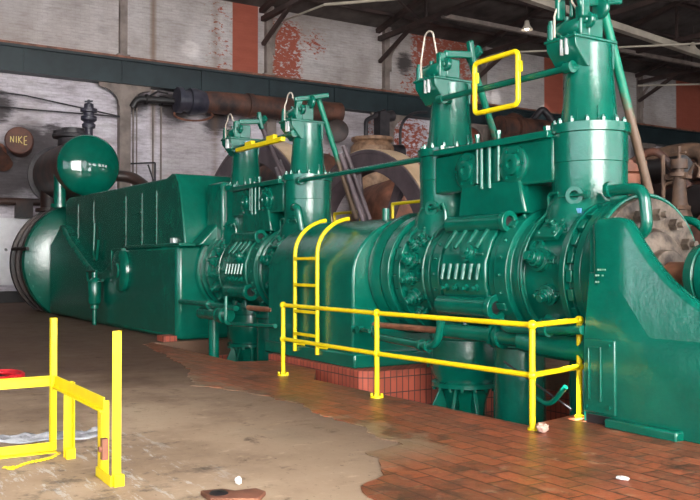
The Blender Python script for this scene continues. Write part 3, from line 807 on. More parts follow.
# half-round housing between the cylinders
def housing(x0, x1, y0, r, zc, z0, name, bevel=.03):
    b = MB(); pl = [(y0, z0)]
    for k in range(25): a = PI*k/24; pl.append((YC-(YC-y0)*math.cos(a), zc+r*math.sin(a)))
    pl.append((2*YC-y0, z0)); b.prism(pl, 'x', x0, x1)
    return b
b = housing(-14.02, -11.15, 7.07, .95, 1.5, .1, 'middle')
b.box(-14.02, -11.0, 7.0, 9.6, .1, .32)
mh = part(b, 'middle_housing', bevel=.03)
b = MB(); b.lathe((-11.2, YC, ZC), (1, 0, 0), [(0, .88), (.03, .94), (.12, .97), (.22, .95), (.32, .92), (.32, .8)], 64); part(b, 'housing_rim', parent=mh)
b = MB(); b.cyl((-11.6, 8.0, 2.38), (-11.6, 8.0, 2.6), .06); part(b, 'filler_cap', parent=mh)
b = MB(); b.cyl((-11.3, 7.12, .7), (-10.6, 7.02, .7), .03, n=10); b.nut((-11.15, 7.14, .7), (0, -1, 0), .06, .12); b.nut((-10.95, 7.12, .7), (0, -1, 0), .06, .1); part(b, 'drain_cock', parent=mh)
b = MB(); b.tube([(-14.3, 7.75, 2.75), (-14.0, 7.6, 2.75), (-13.85, 7.6, 2.72), (-13.8, 7.65, 2.3)], .07, 12, bend=.1); part(b, 'elbow_pipe', parent=mh)

# crankcase bed with its side profile
b = MB()
prof = [(-29.9, 0), (-18.1, 0), (-18.1, 2.13), (-21.8, 2.12), (-22.6, 1.95), (-23.3, 1.72), (-23.8, 1.5), (-24.4, 1.47), (-25.0, 1.55), (-25.7, 1.76), (-26.6, 2.1), (-27.5, 2.45), (-28.2, 2.8), (-28.6, 3.0), (-29.1, 2.7), (-29.9, 2.4)]
b.prism(prof, 'y', 6.88, 9.7)
cc = part(b, 'crankcase', bevel=.11)
b = MB(); b.lathe((-22.0, 6.9, 1.52), (0, -1, 0), [(0, .58), (.1, .56), (.16, .48), (.16, .2), (.2, .18), (.2, 0)], 40); b.box(-22.85, -21.75, 6.78, 6.9, 2.02, 2.1); b.box(-22.62, -22.56, 6.76, 6.82, 1.55, 2.05)
part(b, 'side_cover', parent=cc, bevel=.01)
b = MB(); b.lathe((-23.75, 6.66, .02), (0, 0, 1), [(0, .06), (.42, .06), (.45, .11), (.55, .11), (.58, .15), (.62, .17), (1.18, .19), (1.24, .15), (1.3, .08), (1.45, .07)], 24)
for x in (-23.9, ): b.tube([(-23.75, 6.7, 1.2), (-23.3, 6.75, 1.25)], .04, 8)
b.tube([(-24.9, 6.8, 1.2), (-24.85, 6.75, 1.5), (-23.75, 6.72, 1.5), (-23.7, 6.66, 1.4)], .035, 8, bend=.08)
part(b, 'oil_filter', parent=cc)
# guard casing of riveted sheet over the crank
b = MB()
zt = [(-29.2, 3.76), (-28.7, 3.86), (-23.6, 3.78), (-19.7, 3.74), (-19.35, 3.82), (-19.1, 3.8), (-18.9, 3.6), (-18.75, 3.2), (-18.62, 2.7), (-18.5, 2.1)]
b.prism([(-29.2, 1.0)] + [(x, z) for x, z in zt] + [(-18.5, 1.0)], 'y', 7.22, 9.4)
gd = part(b, 'crank_guard', bevel=.03)
for x, w in ((-27.7, .09), (-25.9, .04), (-22.9, .13), (-21.5, .05), (-20.4, .04)):
    zz = 3.72-(x+28.7)*.015; b = MB()
    b.box(x-w, x+w, 7.208, 7.23, 1.4, zz-.12)
    for k in range(14): b.nut((x, 7.212, 1.55+k*.14), (0, -1, 0), .02, .02)
    part(b, 'seam_strip', parent=gd)
for x0, x1, z in ((-23.2, -21.4, 2.42), (-22.3, -21.5, 3.0)):
    b = MB(); b.box(x0, x1, 7.19, 7.23, z, z+.04); part(b, 'seam_strip', parent=gd)
b = MB(); b.tube([(-25.5, 7.15, 2.9), (-25.5, 7.12, 2.0), (-25.2, 7.12, 1.75), (-25.0, 7.12, 2.4)], .04, 8, bend=.15); part(b, 'grab_handle', parent=gd)
b = MB(); b.box(-19.3, -19.1, 7.17, 7.25, 2.16, 2.3); part(b, 'pale_tab', M['silver'], parent=gd, label='small pale metal tab')
b = MB(); b.box(-18.5, -17.65, 7.75, 8.9, 2.0, 3.52); b.prism([(7.3, 2.1), (7.9, 2.1), (7.9, 2.75)], 'x', -18.48, -17.9)
part(b, 'tower_shroud', parent=gd, bevel=.05)
b = MB(); b.box(-21.9, -17.9, 6.86, 7.25, 2.08, 2.16); part(b, 'bed_ledge', parent=cc, bevel=.02)
# rim of the crankcase where the first cylinder bolts on
b = MB(); b.lathe((-18.12, YC, ZC), (1, 0, 0), [(0, .9), (.0, 1.0), (.06, 1.02), (.12, .98), (.12, .8)], 64); part(b, 'housing_rim', parent=cc)

# ------------------------------------------------------------------ things on and round the engine
# blowing cylinder beyond the crankcase
A = thing('blowing_cylinder', 'big dark drum with a green flanged end, standing beyond the crankcase at far left', 'machine', (-31, YC, 0))
b = MB(); b.lathe((-33.4, YC, 1.75), (1, 0, 0), [(0, 1.7), (.1, 1.95), (.5, 2.02), (.52, 2.15), (.8, 2.15), (.82, 2.02), (1.3, 2.02), (1.32, 2.12), (1.5, 2.12), (1.52, 2.0), (2.3, 2.0), (2.32, 2.16), (2.62, 2.16)], 72)
part(b, 'drum', M['drum'], parent=A)
b = MB(); b.lathe((-30.78, YC, 1.75), (1, 0, 0), [(0, 2.1), (.0, 2.16), (.16, 2.18), (.3, 2.12), (.55, 1.5), (.55, .3)], 72)
for k in range(30):
    a = 2*PI*k/30; b.nut((-30.5, YC+1.98*math.cos(a), 1.75+1.98*math.sin(a)), (1, 0, 0), .05, .07)
part(b, 'end_cover', G, parent=A)
b = MB(); b.tube([(-31.0, 5.9, 2.2), (-29.6, 6.1, 2.2)], .06, 8); b.tube([(-33.2, 6.1, 2.2), (-32.2, 5.9, 2.2)], .05, 8); part(b, 'handle_bar', M['black'], parent=A)
# receiver tank with green dished end
T = thing('receiver_tank', 'rusty overhead tank with a shiny green domed end, mounted above the dark drum', 'tank', (-31, 7.95, 3.8))
b = MB(); b.lathe((-33.2, 7.95, 5.0), (1, 0, 0), [(0, .6), (.1, .85), (.3, 1.0), (4.1, 1.0)], 56); part(b, 'shell', M['tank'], parent=T)
b = MB(); b.lathe((-29.12, 7.95, 5.0), (1, 0, 0), [(-.06, 1.03), (.02, 1.04), (.06, 1.02), (.12, .96), (.2, .84), (.27, .66), (.32, .46), (.35, .24), (.36, .0)], 64); part(b, 'domed_end', M['green_smooth'], parent=T)
b = MB(); b.lathe((-33.3, 7.95, 5.0), (1, 0, 0), [(0, .3), (0, 1.12), (.14, 1.12), (.14, .9)], 48); part(b, 'rear_flange', M['iron'], parent=T)
b = MB(); b.lathe((-31.2, 7.95, 5.9), (0, 0, 1), [(0, .52), (.25, .5), (.27, .7), (.36, .72), (.4, .66), (.5, .66), (.52, .4), (.62, .4)], 32)
for k in range(10): a = 2*PI*k/10; b.nut((-31.2+.62*math.cos(a), 7.95+.62*math.sin(a), 6.26), (0, 0, 1), .06, .1)
part(b, 'manhole', M['iron'], parent=T)
b = MB(); c = (-30.6, 8.35, 6.2)
b.lathe(c, (0, 0, 1), [(0, .14), (.3, .14), (.3, .22), (.42, .24), (.5, .16), (.58, .28), (.7, .28), (.74, .18), (.84, .2), (.86, .29), (.98, .29), (1.0, .17), (1.15, .16), (1.2, .06), (1.3, .05)], 20)
b.cyl((c[0], c[1]-.15, 7.42), (c[0]+.05, c[1]+.12, 7.46), .03)
part(b, 'safety_valve', M['valve'], parent=T)
for x, m, r in ((-32.6, M['drum'], .34), (-29.9, G, .2)):
    b = MB(); b.lathe((x, 7.2 if m is G else 7.5, 3.6), (0, 0, 1), [(0, r*1.5), (.12, r*1.5), (.14, r), (.9, r), (1.2, r*1.1)], 24); part(b, 'support_leg', m, parent=T)
b = MB(); b.tube([(-29.6, 8.8, 4.75), (-29.4, 9.5, 4.75), (-28.8, 9.9, 4.3), (-28.6, 10.0, 3.6), (-28.6, 10.0, 1.0)], .2, 16, bend=.4); part(b, 'outlet_pipe', M['drum'], parent=T)

# ladder hooked over the middle housing
L = thing('ladder', 'yellow ladder curving over the green middle housing', 'ladder', (-12.4, 7.0, 0))
for x in (-12.83, -12.08):
    b = MB(); b.tube([(x, 6.98, .22), (x, 6.98, 1.85)] + [(x, 6.98+.72*(1-math.cos(PI/2*k/10)), 1.85+.6*math.sin(PI/2*k/10)) for k in range(1, 10)], .034, 12)
    b.tube([(x, 6.98, .34), (x+.22, 7.04, .34)], .018, 8)
    part(b, 'side_rail', M['yellow'], parent=L)
for z in (.52, .9, 1.34, 1.78):
    b = MB(); b.obox((-12.83, 6.97, z), (-12.08, 6.97, z), .05, .05); part(b, 'rung', M['yellow'], parent=L, bevel=.008)

# railing round the pit edge
R_ = thing('guard_railing', 'yellow tubular railing with two bars along the edge of the engine pit', 'railing', (-9, 6.1, 0))
posts = [(-11.55, 6.08), (-9.02, 6.08), (-6.42, 6.23), (-6.68, 7.19)]
for x, y in posts:
    b = MB(); b.cyl((x, y, .01), (x, y, 1.07), .032, n=14); b.ball((x, y, 1.07), .052); b.ball((x, y, .56), .05, u=12, v=8)
    near = x > -7; b.cyl((x, y, .008), (x, y, .03), .05 if near else .085, n=16)
    for k in range(0 if near else 4): a = PI/4+k*PI/2; b.nut((x+.065*math.cos(a), y+.065*math.sin(a), .03), (0, 0, 1), .018, .03)
    part(b, 'post', M['yellow'], parent=R_)
for z, nm in ((1.07, 'top_rail'), (.56, 'mid_rail')):
    b = MB()
    for (xa, ya), (xb, yb) in zip(posts, posts[1:]): b.cyl((xa, ya, z), (xb, yb, z), .029, n=14)
    part(b, nm, M['yellow'], parent=R_)

# step frames on the tie pipes
def rrect(c, u, v, w, h, r, n=5):
    pts = []
    for sx, sy, a0 in ((1, 1, 0), (-1, 1, 90), (-1, -1, 180), (1, -1, 270)):
        for k in range(n+1):
            a = math.radians(a0+90*k/n)
            pts.append(Vector(c)+Vector(u)*(sx*(w/2-r)+r*math.cos(a))+Vector(v)*(sy*(h/2-r)+r*math.sin(a)))
    return pts
def step_frame(name, label, c, v, w, h, xs):
    S = thing(name, label, 'step', c)
    b = MB(); b.tube(rrect(c, (1, 0, 0), v, w, h, .07), .036, 10, closed=True); part(b, 'frame', M['yellow'], parent=S)
    for s in (-1, 1):
        b = MB(); p = Vector(c)+Vector((s*w/2, 0, 0))+Vector(v)*(h*xs); b.box(p.x-.03 if s > 0 else p.x-.01, p.x+.06 if s > 0 else p.x+.06, p.y-.02, p.y+.03, p.z-.07, p.z+.07); part(b, 'hinge_tab', M['yellow'], parent=S, bevel=.006)
step_frame('step_frame', 'yellow rectangular loop frame standing upright on the tie pipe between the two nearest towers', (-8.71, 7.8, 4.12), (0, 0, 1), .86, .7, .2)
S = thing('step_bar', 'long yellow flat bar with lugs along the tie pipe between the two far towers', 'step', (-15.8, 7.8, 4.15))
b = MB(); b.obox((-16.9, 7.78, 4.13), (-14.78, 7.78, 4.12), .1, .09); part(b, 'bar', M['yellow'], parent=S, bevel=.015)
for x in (-16.3, -15.3):
    b = MB(); b.box(x-.16, x+.16, 7.74, 7.84, 4.16, 4.25); part(b, 'lug', M['yellow'], parent=S, bevel=.012)
# foreground barrier of angle iron
def angle_post(b, x, y, z0, z1, sx, sy, w=.068, t=.01):
    b.box(min(x, x+sx*w), max(x, x+sx*w), min(y, y+sy*t), max(y, y+sy*t), z0, z1)
    b.box(min(x, x+sx*t), max(x, x+sx*t), min(y, y+sy*w), max(y, y+sy*w), z0, z1)
    return b
B = thing('barrier', 'yellow angle iron barrier with two tall posts, standing on bare concrete at left front', 'barrier', (-7.2, 1.95, 0))
Y = M['yellow']
part(angle_post(MB(), -8.08, 1.86, 0, 1.2, 1, 1), 'post', Y, parent=B, bevel=.004)
part(angle_post(MB(), -6.5, 2.03, 0, 1.18, -1, -1), 'post', Y, parent=B, bevel=.004)
part(angle_post(MB(), -7.72, 1.98, 0, .66, 1, -1, .08), 'short_leg', Y, parent=B, bevel=.004)
part(angle_post(MB(), -6.88, 1.96, 0, .6, 1, 1, .09), 'short_leg', Y, parent=B, bevel=.004)
b = MB(); b.box(-8.06, -6.52, 1.9, 1.912, .58, .68); b.box(-8.06, -6.52, 1.87, 1.912, .57, .582); part(b, 'rail', Y, parent=B, bevel=.003)
b = MB(); b.box(-8.06, -8.05, -.6, 1.9, .585, .68); b.box(-8.05, -8.01, -.6, 1.9, .67, .682); part(b, 'rail', Y, parent=B, bevel=.003)
b = MB(); b.box(-8.03, -8.018, -.6, 1.9, .0, .085); b.box(-8.018, -7.94, -.6, 1.9, .0, .012); part(b, 'foot_rail', Y, parent=B, bevel=.003)
b = MB(); b.box(-6.9, -6.5, 1.95, 1.962, 0, .08); b.box(-6.9, -6.5, 1.95, 2.04, 0, .012); part(b, 'foot_rail', Y, parent=B, bevel=.003)
b = MB(); b.box(-6.6, -6.54, 1.9, 1.945, .2, .36); b.nut((-6.57, 1.9, .28), (0, -1, 0), .022, .02); part(b, 'latch', M['rust'], parent=B, label='rusty brown latch plate')
b = MB(); b.box(-6.52, -6.47, 1.97, 2.05, 0, .09); part(b, 'foot_plate', Y, parent=B, bevel=.004)
b = MB(); b.box(-7.66, -7.61, 1.9, 1.98, 0, .09); part(b, 'foot_plate', Y, parent=B, bevel=.004)
# chain on the floor
b = MB(); P0 = Vector((-7.72, 1.86, .03)); P1 = Vector((-7.46, 1.42, .015)); n = 26
for k in range(n):
    t = k/(n-1); c = P0.lerp(P1, t) + Vector((.03*math.sin(t*7), 0, .06*max(0, .15-t)))
    d = (P1-P0).normalized(); s = Vector((-d.y, d.x, 0)) if k % 2 else Vector((0, 0, 1))
    b.tube([c + d*(.019*math.cos(2*PI*j/10)) + s*(.011*math.sin(2*PI*j/10)) for j in range(10)], .003, 6, closed=True)
for k in range(7):
    c = P1 + Vector((.03*math.cos(k*2.1), .03*math.sin(k*2.1)-.02, .012)); b.tube([c + Vector((.02*math.cos(2*PI*j/10+k), .02*math.sin(2*PI*j/10+k), .004*math.sin(4*PI*j/10))) for j in range(10)], .0045, 6, closed=True)
tag(b.build('chain', Y), 'yellow chain lying on the concrete at the foot of the barrier', 'chain')
# red hose
b = MB()
pts = []
for k in range(90):
    a = 2*PI*k/26; r = .5+.05*math.sin(k*.31)
    pts.append((-13.45+r*1.0*math.cos(a)+.03*math.sin(k), 2.25+r*.85*math.sin(a), .03+.012*(k/26)))
b.tube(pts, .026, 8); tag(b.build('hose', M['red']), 'coil of bright red hose lying on the floor at the left edge', 'hose')
# crumpled plastic film
b = MB(); nx, ny = 34, 12; g = []
rn = random.Random(3)
for i in range(nx):
    row = []
    for j in range(ny):
        u = i/(nx-1); v = j/(ny-1)
        w = .6*(.6+.4*math.sin(u*9)+.3*math.sin(u*23))*(.4+.6*math.sin(PI*min(1, u*1.05)))
        x = -8.85 + .28*u + (v-.5)*w*1.2; y = .3 + 2.15*u + (v-.5)*.15
        z = .012 + .06*abs(math.sin(u*31+v*5)*math.sin(v*9+u*7)) * math.sin(PI*v) + rn.random()*.018*math.sin(PI*v)
        row.append(b.bm.verts.new((x, y, z)))
    g.append(row)
for i in range(nx-1):
    for j in range(ny-1): b.bm.faces.new((g[i][j], g[i+1][j], g[i+1][j+1], g[i][j+1]))
o = b.build('plastic_film', M['film']); s = o.modifiers.new('thick', 'SOLIDIFY'); s.thickness = .003
tag(o, 'crumpled strip of whitish plastic film on the floor behind the barrier', 'plastic')
# litter
def crumple(name, c, r, m, label, cat, sc=(1, 1, .5), seed=1):
    b = MB(); q = bmesh.ops.create_icosphere(b.bm, subdivisions=3, radius=r); rr = random.Random(seed)
    for v in q['verts']:
        v.co *= 1+.35*(rr.random()-.5); v.co = Vector((v.co.x*sc[0], v.co.y*sc[1], v.co.z*sc[2]))
    lo = min(v.co.z for v in q['verts'])
    for v in q['verts']: v.co += Vector(c) + Vector((0, 0, -lo))
    return tag(b.build(name, m, angle=25), label, cat)
crumple('rag', (-6.25, 6.2, .008), .06, M['rag'], 'small pinkish crumpled rag by the railing corner post', 'rag', (1, 1, .8), 2)
crumple('paper_scrap', (-4.56, 5.38, .008), .055, M['paper'], 'white paper scrap on the brick paving at right', 'paper', (1, .7, .25), 3)
crumple('plastic_scrap', (-6.05, 2.8, 0), .034, M['paper'], 'crumpled white plastic scrap beside the rusty plate at the bottom edge', 'scrap', (1, .7, .9), 5)
b = MB(); b.prism([(-5.93, 2.44), (-5.7, 2.42), (-5.5, 2.7), (-5.66, 2.84), (-5.78, 2.82), (-5.8, 2.66), (-5.9, 2.6)], 'z', 0, .035)
tag(b.build('rusty_plate', M['rust'], bevel=.008), 'broken rusty plate lying on the concrete at the bottom edge', 'plate')
b = MB(); b.lathe((-5.78, 2.52, .036), (0, 0, 1), [(0, .0), (0, .07), (.012, .055), (.02, 0)], 16, cap=False)  # low black mound stands in for the hole in the plate
tag(b.build('plate_hole_dark', M['black']), 'black lump standing in for the dark hole in the broken rusty plate', 'lump')

# ------------------------------------------------------------------ behind the engine
# a pair of spoked flywheels on one shaft
FX, FZ = -22.1, 1.3
def flywheel():
    F = thing('flywheel', '', 'flywheel', (FX, 10.5, FZ))
    r0, r1, w = 3.25, 3.9, .62
    b = MB(); b.ring((FX, 10.5, FZ), (0, 1, 0), r0, r1-.02, w, 96)
    b.ring((FX, 10.48, FZ), (0, 1, 0), r1-.14, r1-.02, .05, 96)
    part(b, 'rim', M['wheel'], parent=F, bevel=.02)
    b = MB(); b.ring((FX, 10.53, FZ), (0, 1, 0), r1-.02, r1+.01, w-.02, 96); part(b, 'tread', M['tan'], parent=F, label='smooth tan outer face of the rim')
    for k in range(8):
        a = 2*PI*k/8+.22; d = Vector((math.cos(a), 0, math.sin(a))); n = Vector((-d.z, 0, d.x))
        b = MB(); c = Vector((FX, 10.8, FZ)); secs = []
        for t, hw in ((.45, .3), (1.4, .22), (2.6, .19), (3.3, .27)):
            p = c+d*t; secs.append([tuple(p + n*hw*math.cos(j*PI/4) + Vector((0, .13*math.sin(j*PI/4), 0))) for j in range(8)])
        b.loft(secs); part(b, 'spoke', M['wheel'], parent=F)
    b = MB(); b.cyl((FX, 10.4, FZ), (FX, 11.2, FZ), .7, n=32); part(b, 'hub', M['wheel'], parent=F)
    return F
f1 = flywheel(); f1['label'] = 'large grey spoked flywheel seen behind the two far valve towers'
f2 = copy_tree(f1); f2.location.y += 3.8; f2['label'] = 'large grey spoked flywheel seen behind the green middle housing and ladder'
for f in (f1, f2): f['group'] = 'flywheels on the crankshaft'
b = MB(); b.cyl((FX, 9.75, FZ), (FX, 15.0, FZ), .3, n=24); tag(b.build('crankshaft', M['iron']), 'dark shaft carrying both spoked flywheels', 'shaft')
# pillow blocks / low walls for the shaft
b = MB(); b.box(FX-.8, FX+.8, 12.3, 13.3, -3, 1.0); b.box(FX-.5, FX+.5, 12.4, 13.2, .95, 1.7); tag(b.build('bearing_pedestal', M['iron'], bevel=.05), 'dark bearing block between the two flywheels', 'bearing')

# yellow rails round the flywheels
def small_rail(label, x0, x1, y, z, hh=.95):
    S = thing('flywheel_guard_rail', label, 'railing', ((x0+x1)/2, y, 0))
    for x in (x0, x1):
        b = MB(); b.cyl((x, y, 0), (x, y, z), .035, n=10); part(b, 'post', M['yellow'], parent=S)
    b = MB(); b.cyl((x0, y, z), (x1, y, z), .035, n=10); b.cyl((x0, y, z-.5), (x1, y, z-.5), .03, n=10); part(b, 'rail', M['yellow'], parent=S)
small_rail('low yellow guard rail behind the ladder, in front of the flywheel', -16.7, -15.6, 10.1, 2.83)
small_rail('yellow guard rail behind the third tower foot', -14.55, -12.6, 10.2, 2.93)

# overhead mains on the far wall
P = thing('overhead_pipe', 'fat rusty overhead main under the crane girder above the far towers', 'pipe', (-38.6, 18, 9.7))
b = MB(); b.lathe((-38.5, 16.0, 9.46), (0, 1, .022), [(0, .5), (.6, .54), (2.2, .54), (2.22, .6), (2.5, .6), (2.52, .54), (7.6, .54)], 40); part(b, 'main', M['rust_dark'], parent=P)
b = MB(); b.lathe((-38.5, 14.6, 9.42), (0, 1, 0), [(0, .4), (0, .6), (.22, .62), (.24, .5), (.6, .5), (.62, .62), (.9, .62), (1.2, .56), (1.45, .5)], 36); part(b, 'gate_valve', M['valve'], parent=P)
b = MB(); b.ring((-38.4, 15.4, 8.75), (.5, -.2, 1), .85, .93, .07, 40); part(b, 'hanger_ring', M['rust'], parent=P)
P = thing('branch_pipe', 'thin black pipe on the far wall beside the bracketed column', 'pipe', (-39.2, 13.5, 9.6))
b = MB(); b.tube([(-39.3, 12.75, 9.0), (-39.2, 12.95, 9.4), (-38.9, 14.7, 9.42)], .17, 16, bend=.4)
for y in (13.3, 14.0): b.cyl((-39.1, y, 9.41), (-39.1, y+.1, 9.41), .24)
part(b, 'pipe_run', M['black'], parent=P)
b = MB(); b.tube([(-39.1, 13.4, 9.5), (-39.1, 13.9, 9.85), (-39.1, 14.4, 9.8)], .05, 8); part(b, 'valve_stem', M['black'], parent=P)
# capped pipe end with hand-painted letters
P = thing('capped_pipe', 'round rusty pipe cap with hand painted letters on the far wall at left', 'pipe', (-38.6, 7.65, 7.15))
c = Vector((-38.2, 7.5, 6.93)); d = Vector((.97, -.24, .02)).normalized()
b = MB(); b.lathe(c, d, [(-1.6, .5), (-.2, .5), (-.2, .58), (-.04, .58), (0, .54)], 40); part(b, 'cap', M['rust_cap'], parent=P, bevel=.02)
b = MB(); b.tube([c+Vector((-.9, -.5, -.3)), c+Vector((-.6, -1.2, -.7)), c+Vector((-.6, -3.5, -.6))], .26, 14, bend=.4); part(b, 'side_branch', M['rust'], parent=P)
rt = Vector((-d.y, d.x, 0)).normalized(); upv = d.cross(rt); b = MB()
def stroke(u0, v0, u1, v1):
    u0, v0, u1, v1 = u0*KS, v0*KS, u1*KS, v1*KS
    b.obox(c + d*.012 + rt*u0 + upv*v0, c + d*.012 + rt*u1 + upv*v1, .034, .012, up=tuple(d))
N0 = -.44; KS = .76
stroke(N0, -.13, N0, .2); stroke(N0, .2, N0+.16, -.13); stroke(N0+.16, -.13, N0+.16, .22)
stroke(-.14, -.14, -.14, .22)
stroke(-.02, -.16, -.02, .22); stroke(-.01, .02, .15, .22); stroke(-.01, .04, .17, -.18)
stroke(.27, -.24, .27, .2); stroke(.27, .2, .42, .24); stroke(.27, -.02, .4, 0); stroke(.27, -.24, .43, -.24)
part(b, 'lettering', M['chalk'], parent=P, smooth=False, label='pale yellow hand painted letters')
b = MB(); b.tube([(-39.6, 7.2, 6.0), (-39.3, 7.0, 6.2), (-38.9, 6.6, 6.6), (-38.9, 5.5, 6.7)], .35, 14, bend=.3); tag(b.build('pipe_stub', M['rust_dark']), 'dark rusty pipe stub at the left edge under the lettered cap', 'pipe')
b = MB(); b.cyl((-39.4, -2, 4.3), (-39.4, 11.5, 4.45), .16); b.box(-39.6, -39.2, 7.6, 8.3, 3.7, 4.4); tag(b.build('wall_pipe', M['drum']), 'dark pipe running along the far wall above the whitewashed part', 'pipe')
# conduits
for y, z0, z1, r in ((12.98, 2.5, 10.1, .045), (13.15, 2.5, 10.1, .03), (13.95, 2.5, 9.5, .05), (14.35, 2.5, 9.5, .05)):
    b = MB(); b.cyl((-39.9, y, 0), (-39.9, y, z1), r, n=8)
    tag(b.build('conduit', M['column']), {12.98: 'thin upright conduit on the far wall nearest the bracketed column', 13.15: 'thinnest upright conduit, second from the bracketed column', 13.95: 'upright conduit on the rust streak, third from the bracketed column', 14.35: 'upright conduit under the valve end of the overhead pipe, fourth from the column'}[y], 'conduit', 'conduits beside the column')
b = MB()
for p, q in (((-39.9, 12.5, 6.4), (-38.6, 13.6, 6.4)), ((-38.6, 13.6, 6.4), (-38.6, 13.6, 4.5)), ((-38.6, 13.6, 5.4), (-39.9, 12.5, 4.6)), ((-38.7, 13.3, 6.3), (-38.4, 13.8, 4.6)), ((-39.9, 12.9, 4.6), (-38.5, 13.7, 5.2))): b.obox(p, q, .07, .07)
tag(b.build('wall_bracket', M['iron']), 'dark bracket frame sticking out of the far wall beside the column', 'bracket')
for z, y1 in ((9.1, 12.3), (8.5, 12.3)):
    b = MB(); b.tube([(-39.5, -2, z+.3), (-39.5, 8, z+.0), (-39.5, y1, 8.55)], .035, 8); 
    tag(b.build('wall_cable', M['iron']), 'upper thin dark cable strung across the far wall to the column' if z > 9 else 'lower thin dark cable strung across the far wall to the column', 'cable', 'cables to the column')
# hanging round valve disc and dome topped vessel
P = thing('hanging_disc', 'dark round disc hanging from a rod under the crane girder', 'disc', (-38, 23.3, 8.7))
b = MB(); b.lathe((-38.3, 23.3, 8.6), (.9, -.45, 0), [(0, .58), (.3, .6), (.34, .52), (.34, 0)], 32); part(b, 'disc', M['drum'], parent=P)
b = MB(); b.cyl((-38.3, 23.3, 9.1), (-38.3, 23.3, 10.1), .05, n=8); part(b, 'hanger_rod', M['iron'], parent=P)
P = thing('dome_vessel', 'pale dome topped vessel with a lever valve above the right flywheel', 'vessel', (-37.5, 25.0, 5))
b = MB(); b.lathe((-37.5, 25.0, 0), (0, 0, 1), [(0, 1.2), (7.8, 1.15), (8.05, .95), (8.15, 1.1), (8.3, 1.1), (8.32, .4)], 36); part(b, 'shell', M['tanrust'], parent=P)
b = MB(); b.tube([(-37.5, 24.6, 8.3), (-37.5, 24.6, 9.2), (-37.5, 25.8, 9.8)], .12, 10, bend=.2); b.box(-37.8, -37.2, 25.3, 25.9, 8.3, 9.7); b.cyl((-37.5, 25.9, 9.5), (-37.5, 26.3, 9.6), .3); b.cyl((-37.5, 25.9, 7.6), (-37.5, 26.9, 7.7), .4)
b.tube([(-37.5, 26.8, 7.4), (-37.5, 26.8, 9.2), (-37.5, 27.6, 9.9), (-37.5, 28.6, 10)], .08, 10, bend=.6)
part(b, 'lever_valve', M['iron'], parent=P)
# rust tanks between the flywheels and the wall
def lying_tank(name, label, c, d, r, L, m):
    b = MB(); b.lathe(c, d, [(-L/2, .0), (-L/2+.05, r*.5), (-L/2+.2, r*.85), (-L/2+.45, r), (L/2-.45, r), (L/2-.2, r*.85), (L/2-.05, r*.5), (L/2, 0)], 40, cap=False)
    b.box(c[0]-r*.5, c[0]+r*.5, c[1]-r*.5, c[1]+r*.5, 0, c[2]-r*.7)
    return tag(b.build(name, m), label, 'tank')
lying_tank('air_tank', 'round rusty brown tank seen through the spokes of the right flywheel', (-27.2, 19.0, 3.75), (1, -.3, 0), 1.15, 4.0, M['rust'])
lying_tank('air_tank', 'dark rusty tank seen between the two flywheels', (-31.5, 17.0, 5.0), (1, .2, 0), 1.1, 5, M['rust_dark'])

# rusty twin engine standing behind on the right
K = thing('rusty_engine', 'unpainted rusty engine with pipes and valves standing behind the nearest green tower', 'engine', (-12.5, 16, 0))
b = MB(); b.lathe((-20, 16.6, 1.7), (1, 0, 0), [(0, 1.0), (.2, 1.15), (3.9, 1.15), (4, 1.3), (4.3, 1.3), (4.35, 1.0), (8.5, 1.0), (8.6, 1.25), (9, 1.25), (9.1, .9), (11.5, .9)], 40); b.box(-20, -9, 15.9, 17.3, 0, .9)
part(b, 'body', M['rust_dark'], parent=K)
for x, y, r, h, m in ((-13.3, 15.8, .5, 3.6, 'rust'), (-15.6, 16.2, .45, 4.7, 'rust_dark'), (-17.4, 16.4, .45, 4.6, 'rust_dark')):
    b = MB(); b.lathe((x, y, 1.5), (0, 0, 1), [(0, r*1.2), (h*.3, r), (h*.32, r*1.25), (h*.37, r*1.25), (h*.38, r*.8), (h*.62, r*.7), (h*.63, r), (h*.7, r), (h*.72, r*.3)], 28); part(b, 'valve_tower', M[m], parent=K)
b = MB(); gx = -11.75
b.lathe((gx, 15.7, 1.8), (0, 0, 1), [(0, .5), (.5, .4), (1.2, .16), (1.75, .12), (1.75, .22), (1.83, .22), (1.84, .1), (1.95, .1)], 20)
b.box(gx-.3, gx+.24, 15.6, 15.8, 3.5, 3.62); b.cyl((gx, 15.7, 3.72), (gx, 15.7, 3.92), .17); b.cyl((gx, 15.7, 3.6), (gx, 15.7, 4.2), .04)
b.cyl((gx-.16, 15.7, 4.06), (gx+.16, 15.7, 4.06), .03); b.tube([(gx+.2, 15.7, 3.56), (gx+.38, 15.7, 3.8), (gx+.5, 15.7, 3.7), (gx+.46, 15.7, 3.5)], .035, 8)
b.tube([(gx-.38, 15.66, 3.0), (gx-.38, 15.66, 4.05)], .045, 8); b.cyl((gx-.4, 15.7, 3.4), (gx, 15.7, 3.5), .04)
b.box(gx-.35, gx+.4, 15.3, 16, 1.7, 1.85)
for x in (-.3, -.05, .2): b.cyl((gx+x, 15.35, 1.8), (gx+x, 15.35, 2.9), .035, n=8)
b.box(gx-.34, gx+.24, 15.3, 15.75, 2.84, 2.92)
part(b, 'governor_valve', M['tan_dark'], parent=K)
b = MB(); b.tube([(-14.8, 18, 4.35), (-13.3, 18, 4.45), (-12.75, 18, 4.35), (-12.7, 18, 3.9)], .2, 16, bend=.5); part(b, 'tan_pipe', M['tan_dark'], parent=K)
b = MB(); b.tube([(-14.5, 17.2, 3.9), (-12.6, 17.0, 3.9)], .3, 16); b.tube([(-12.6, 16.6, 3.0), (-7, 16.4, 3.1)], .42, 20); b.tube([(-14.5, 17.2, 2.6), (-14.5, 17.2, 5.2)], .3, 16)
part(b, 'dark_pipe', M['black'], parent=K)
b = MB()
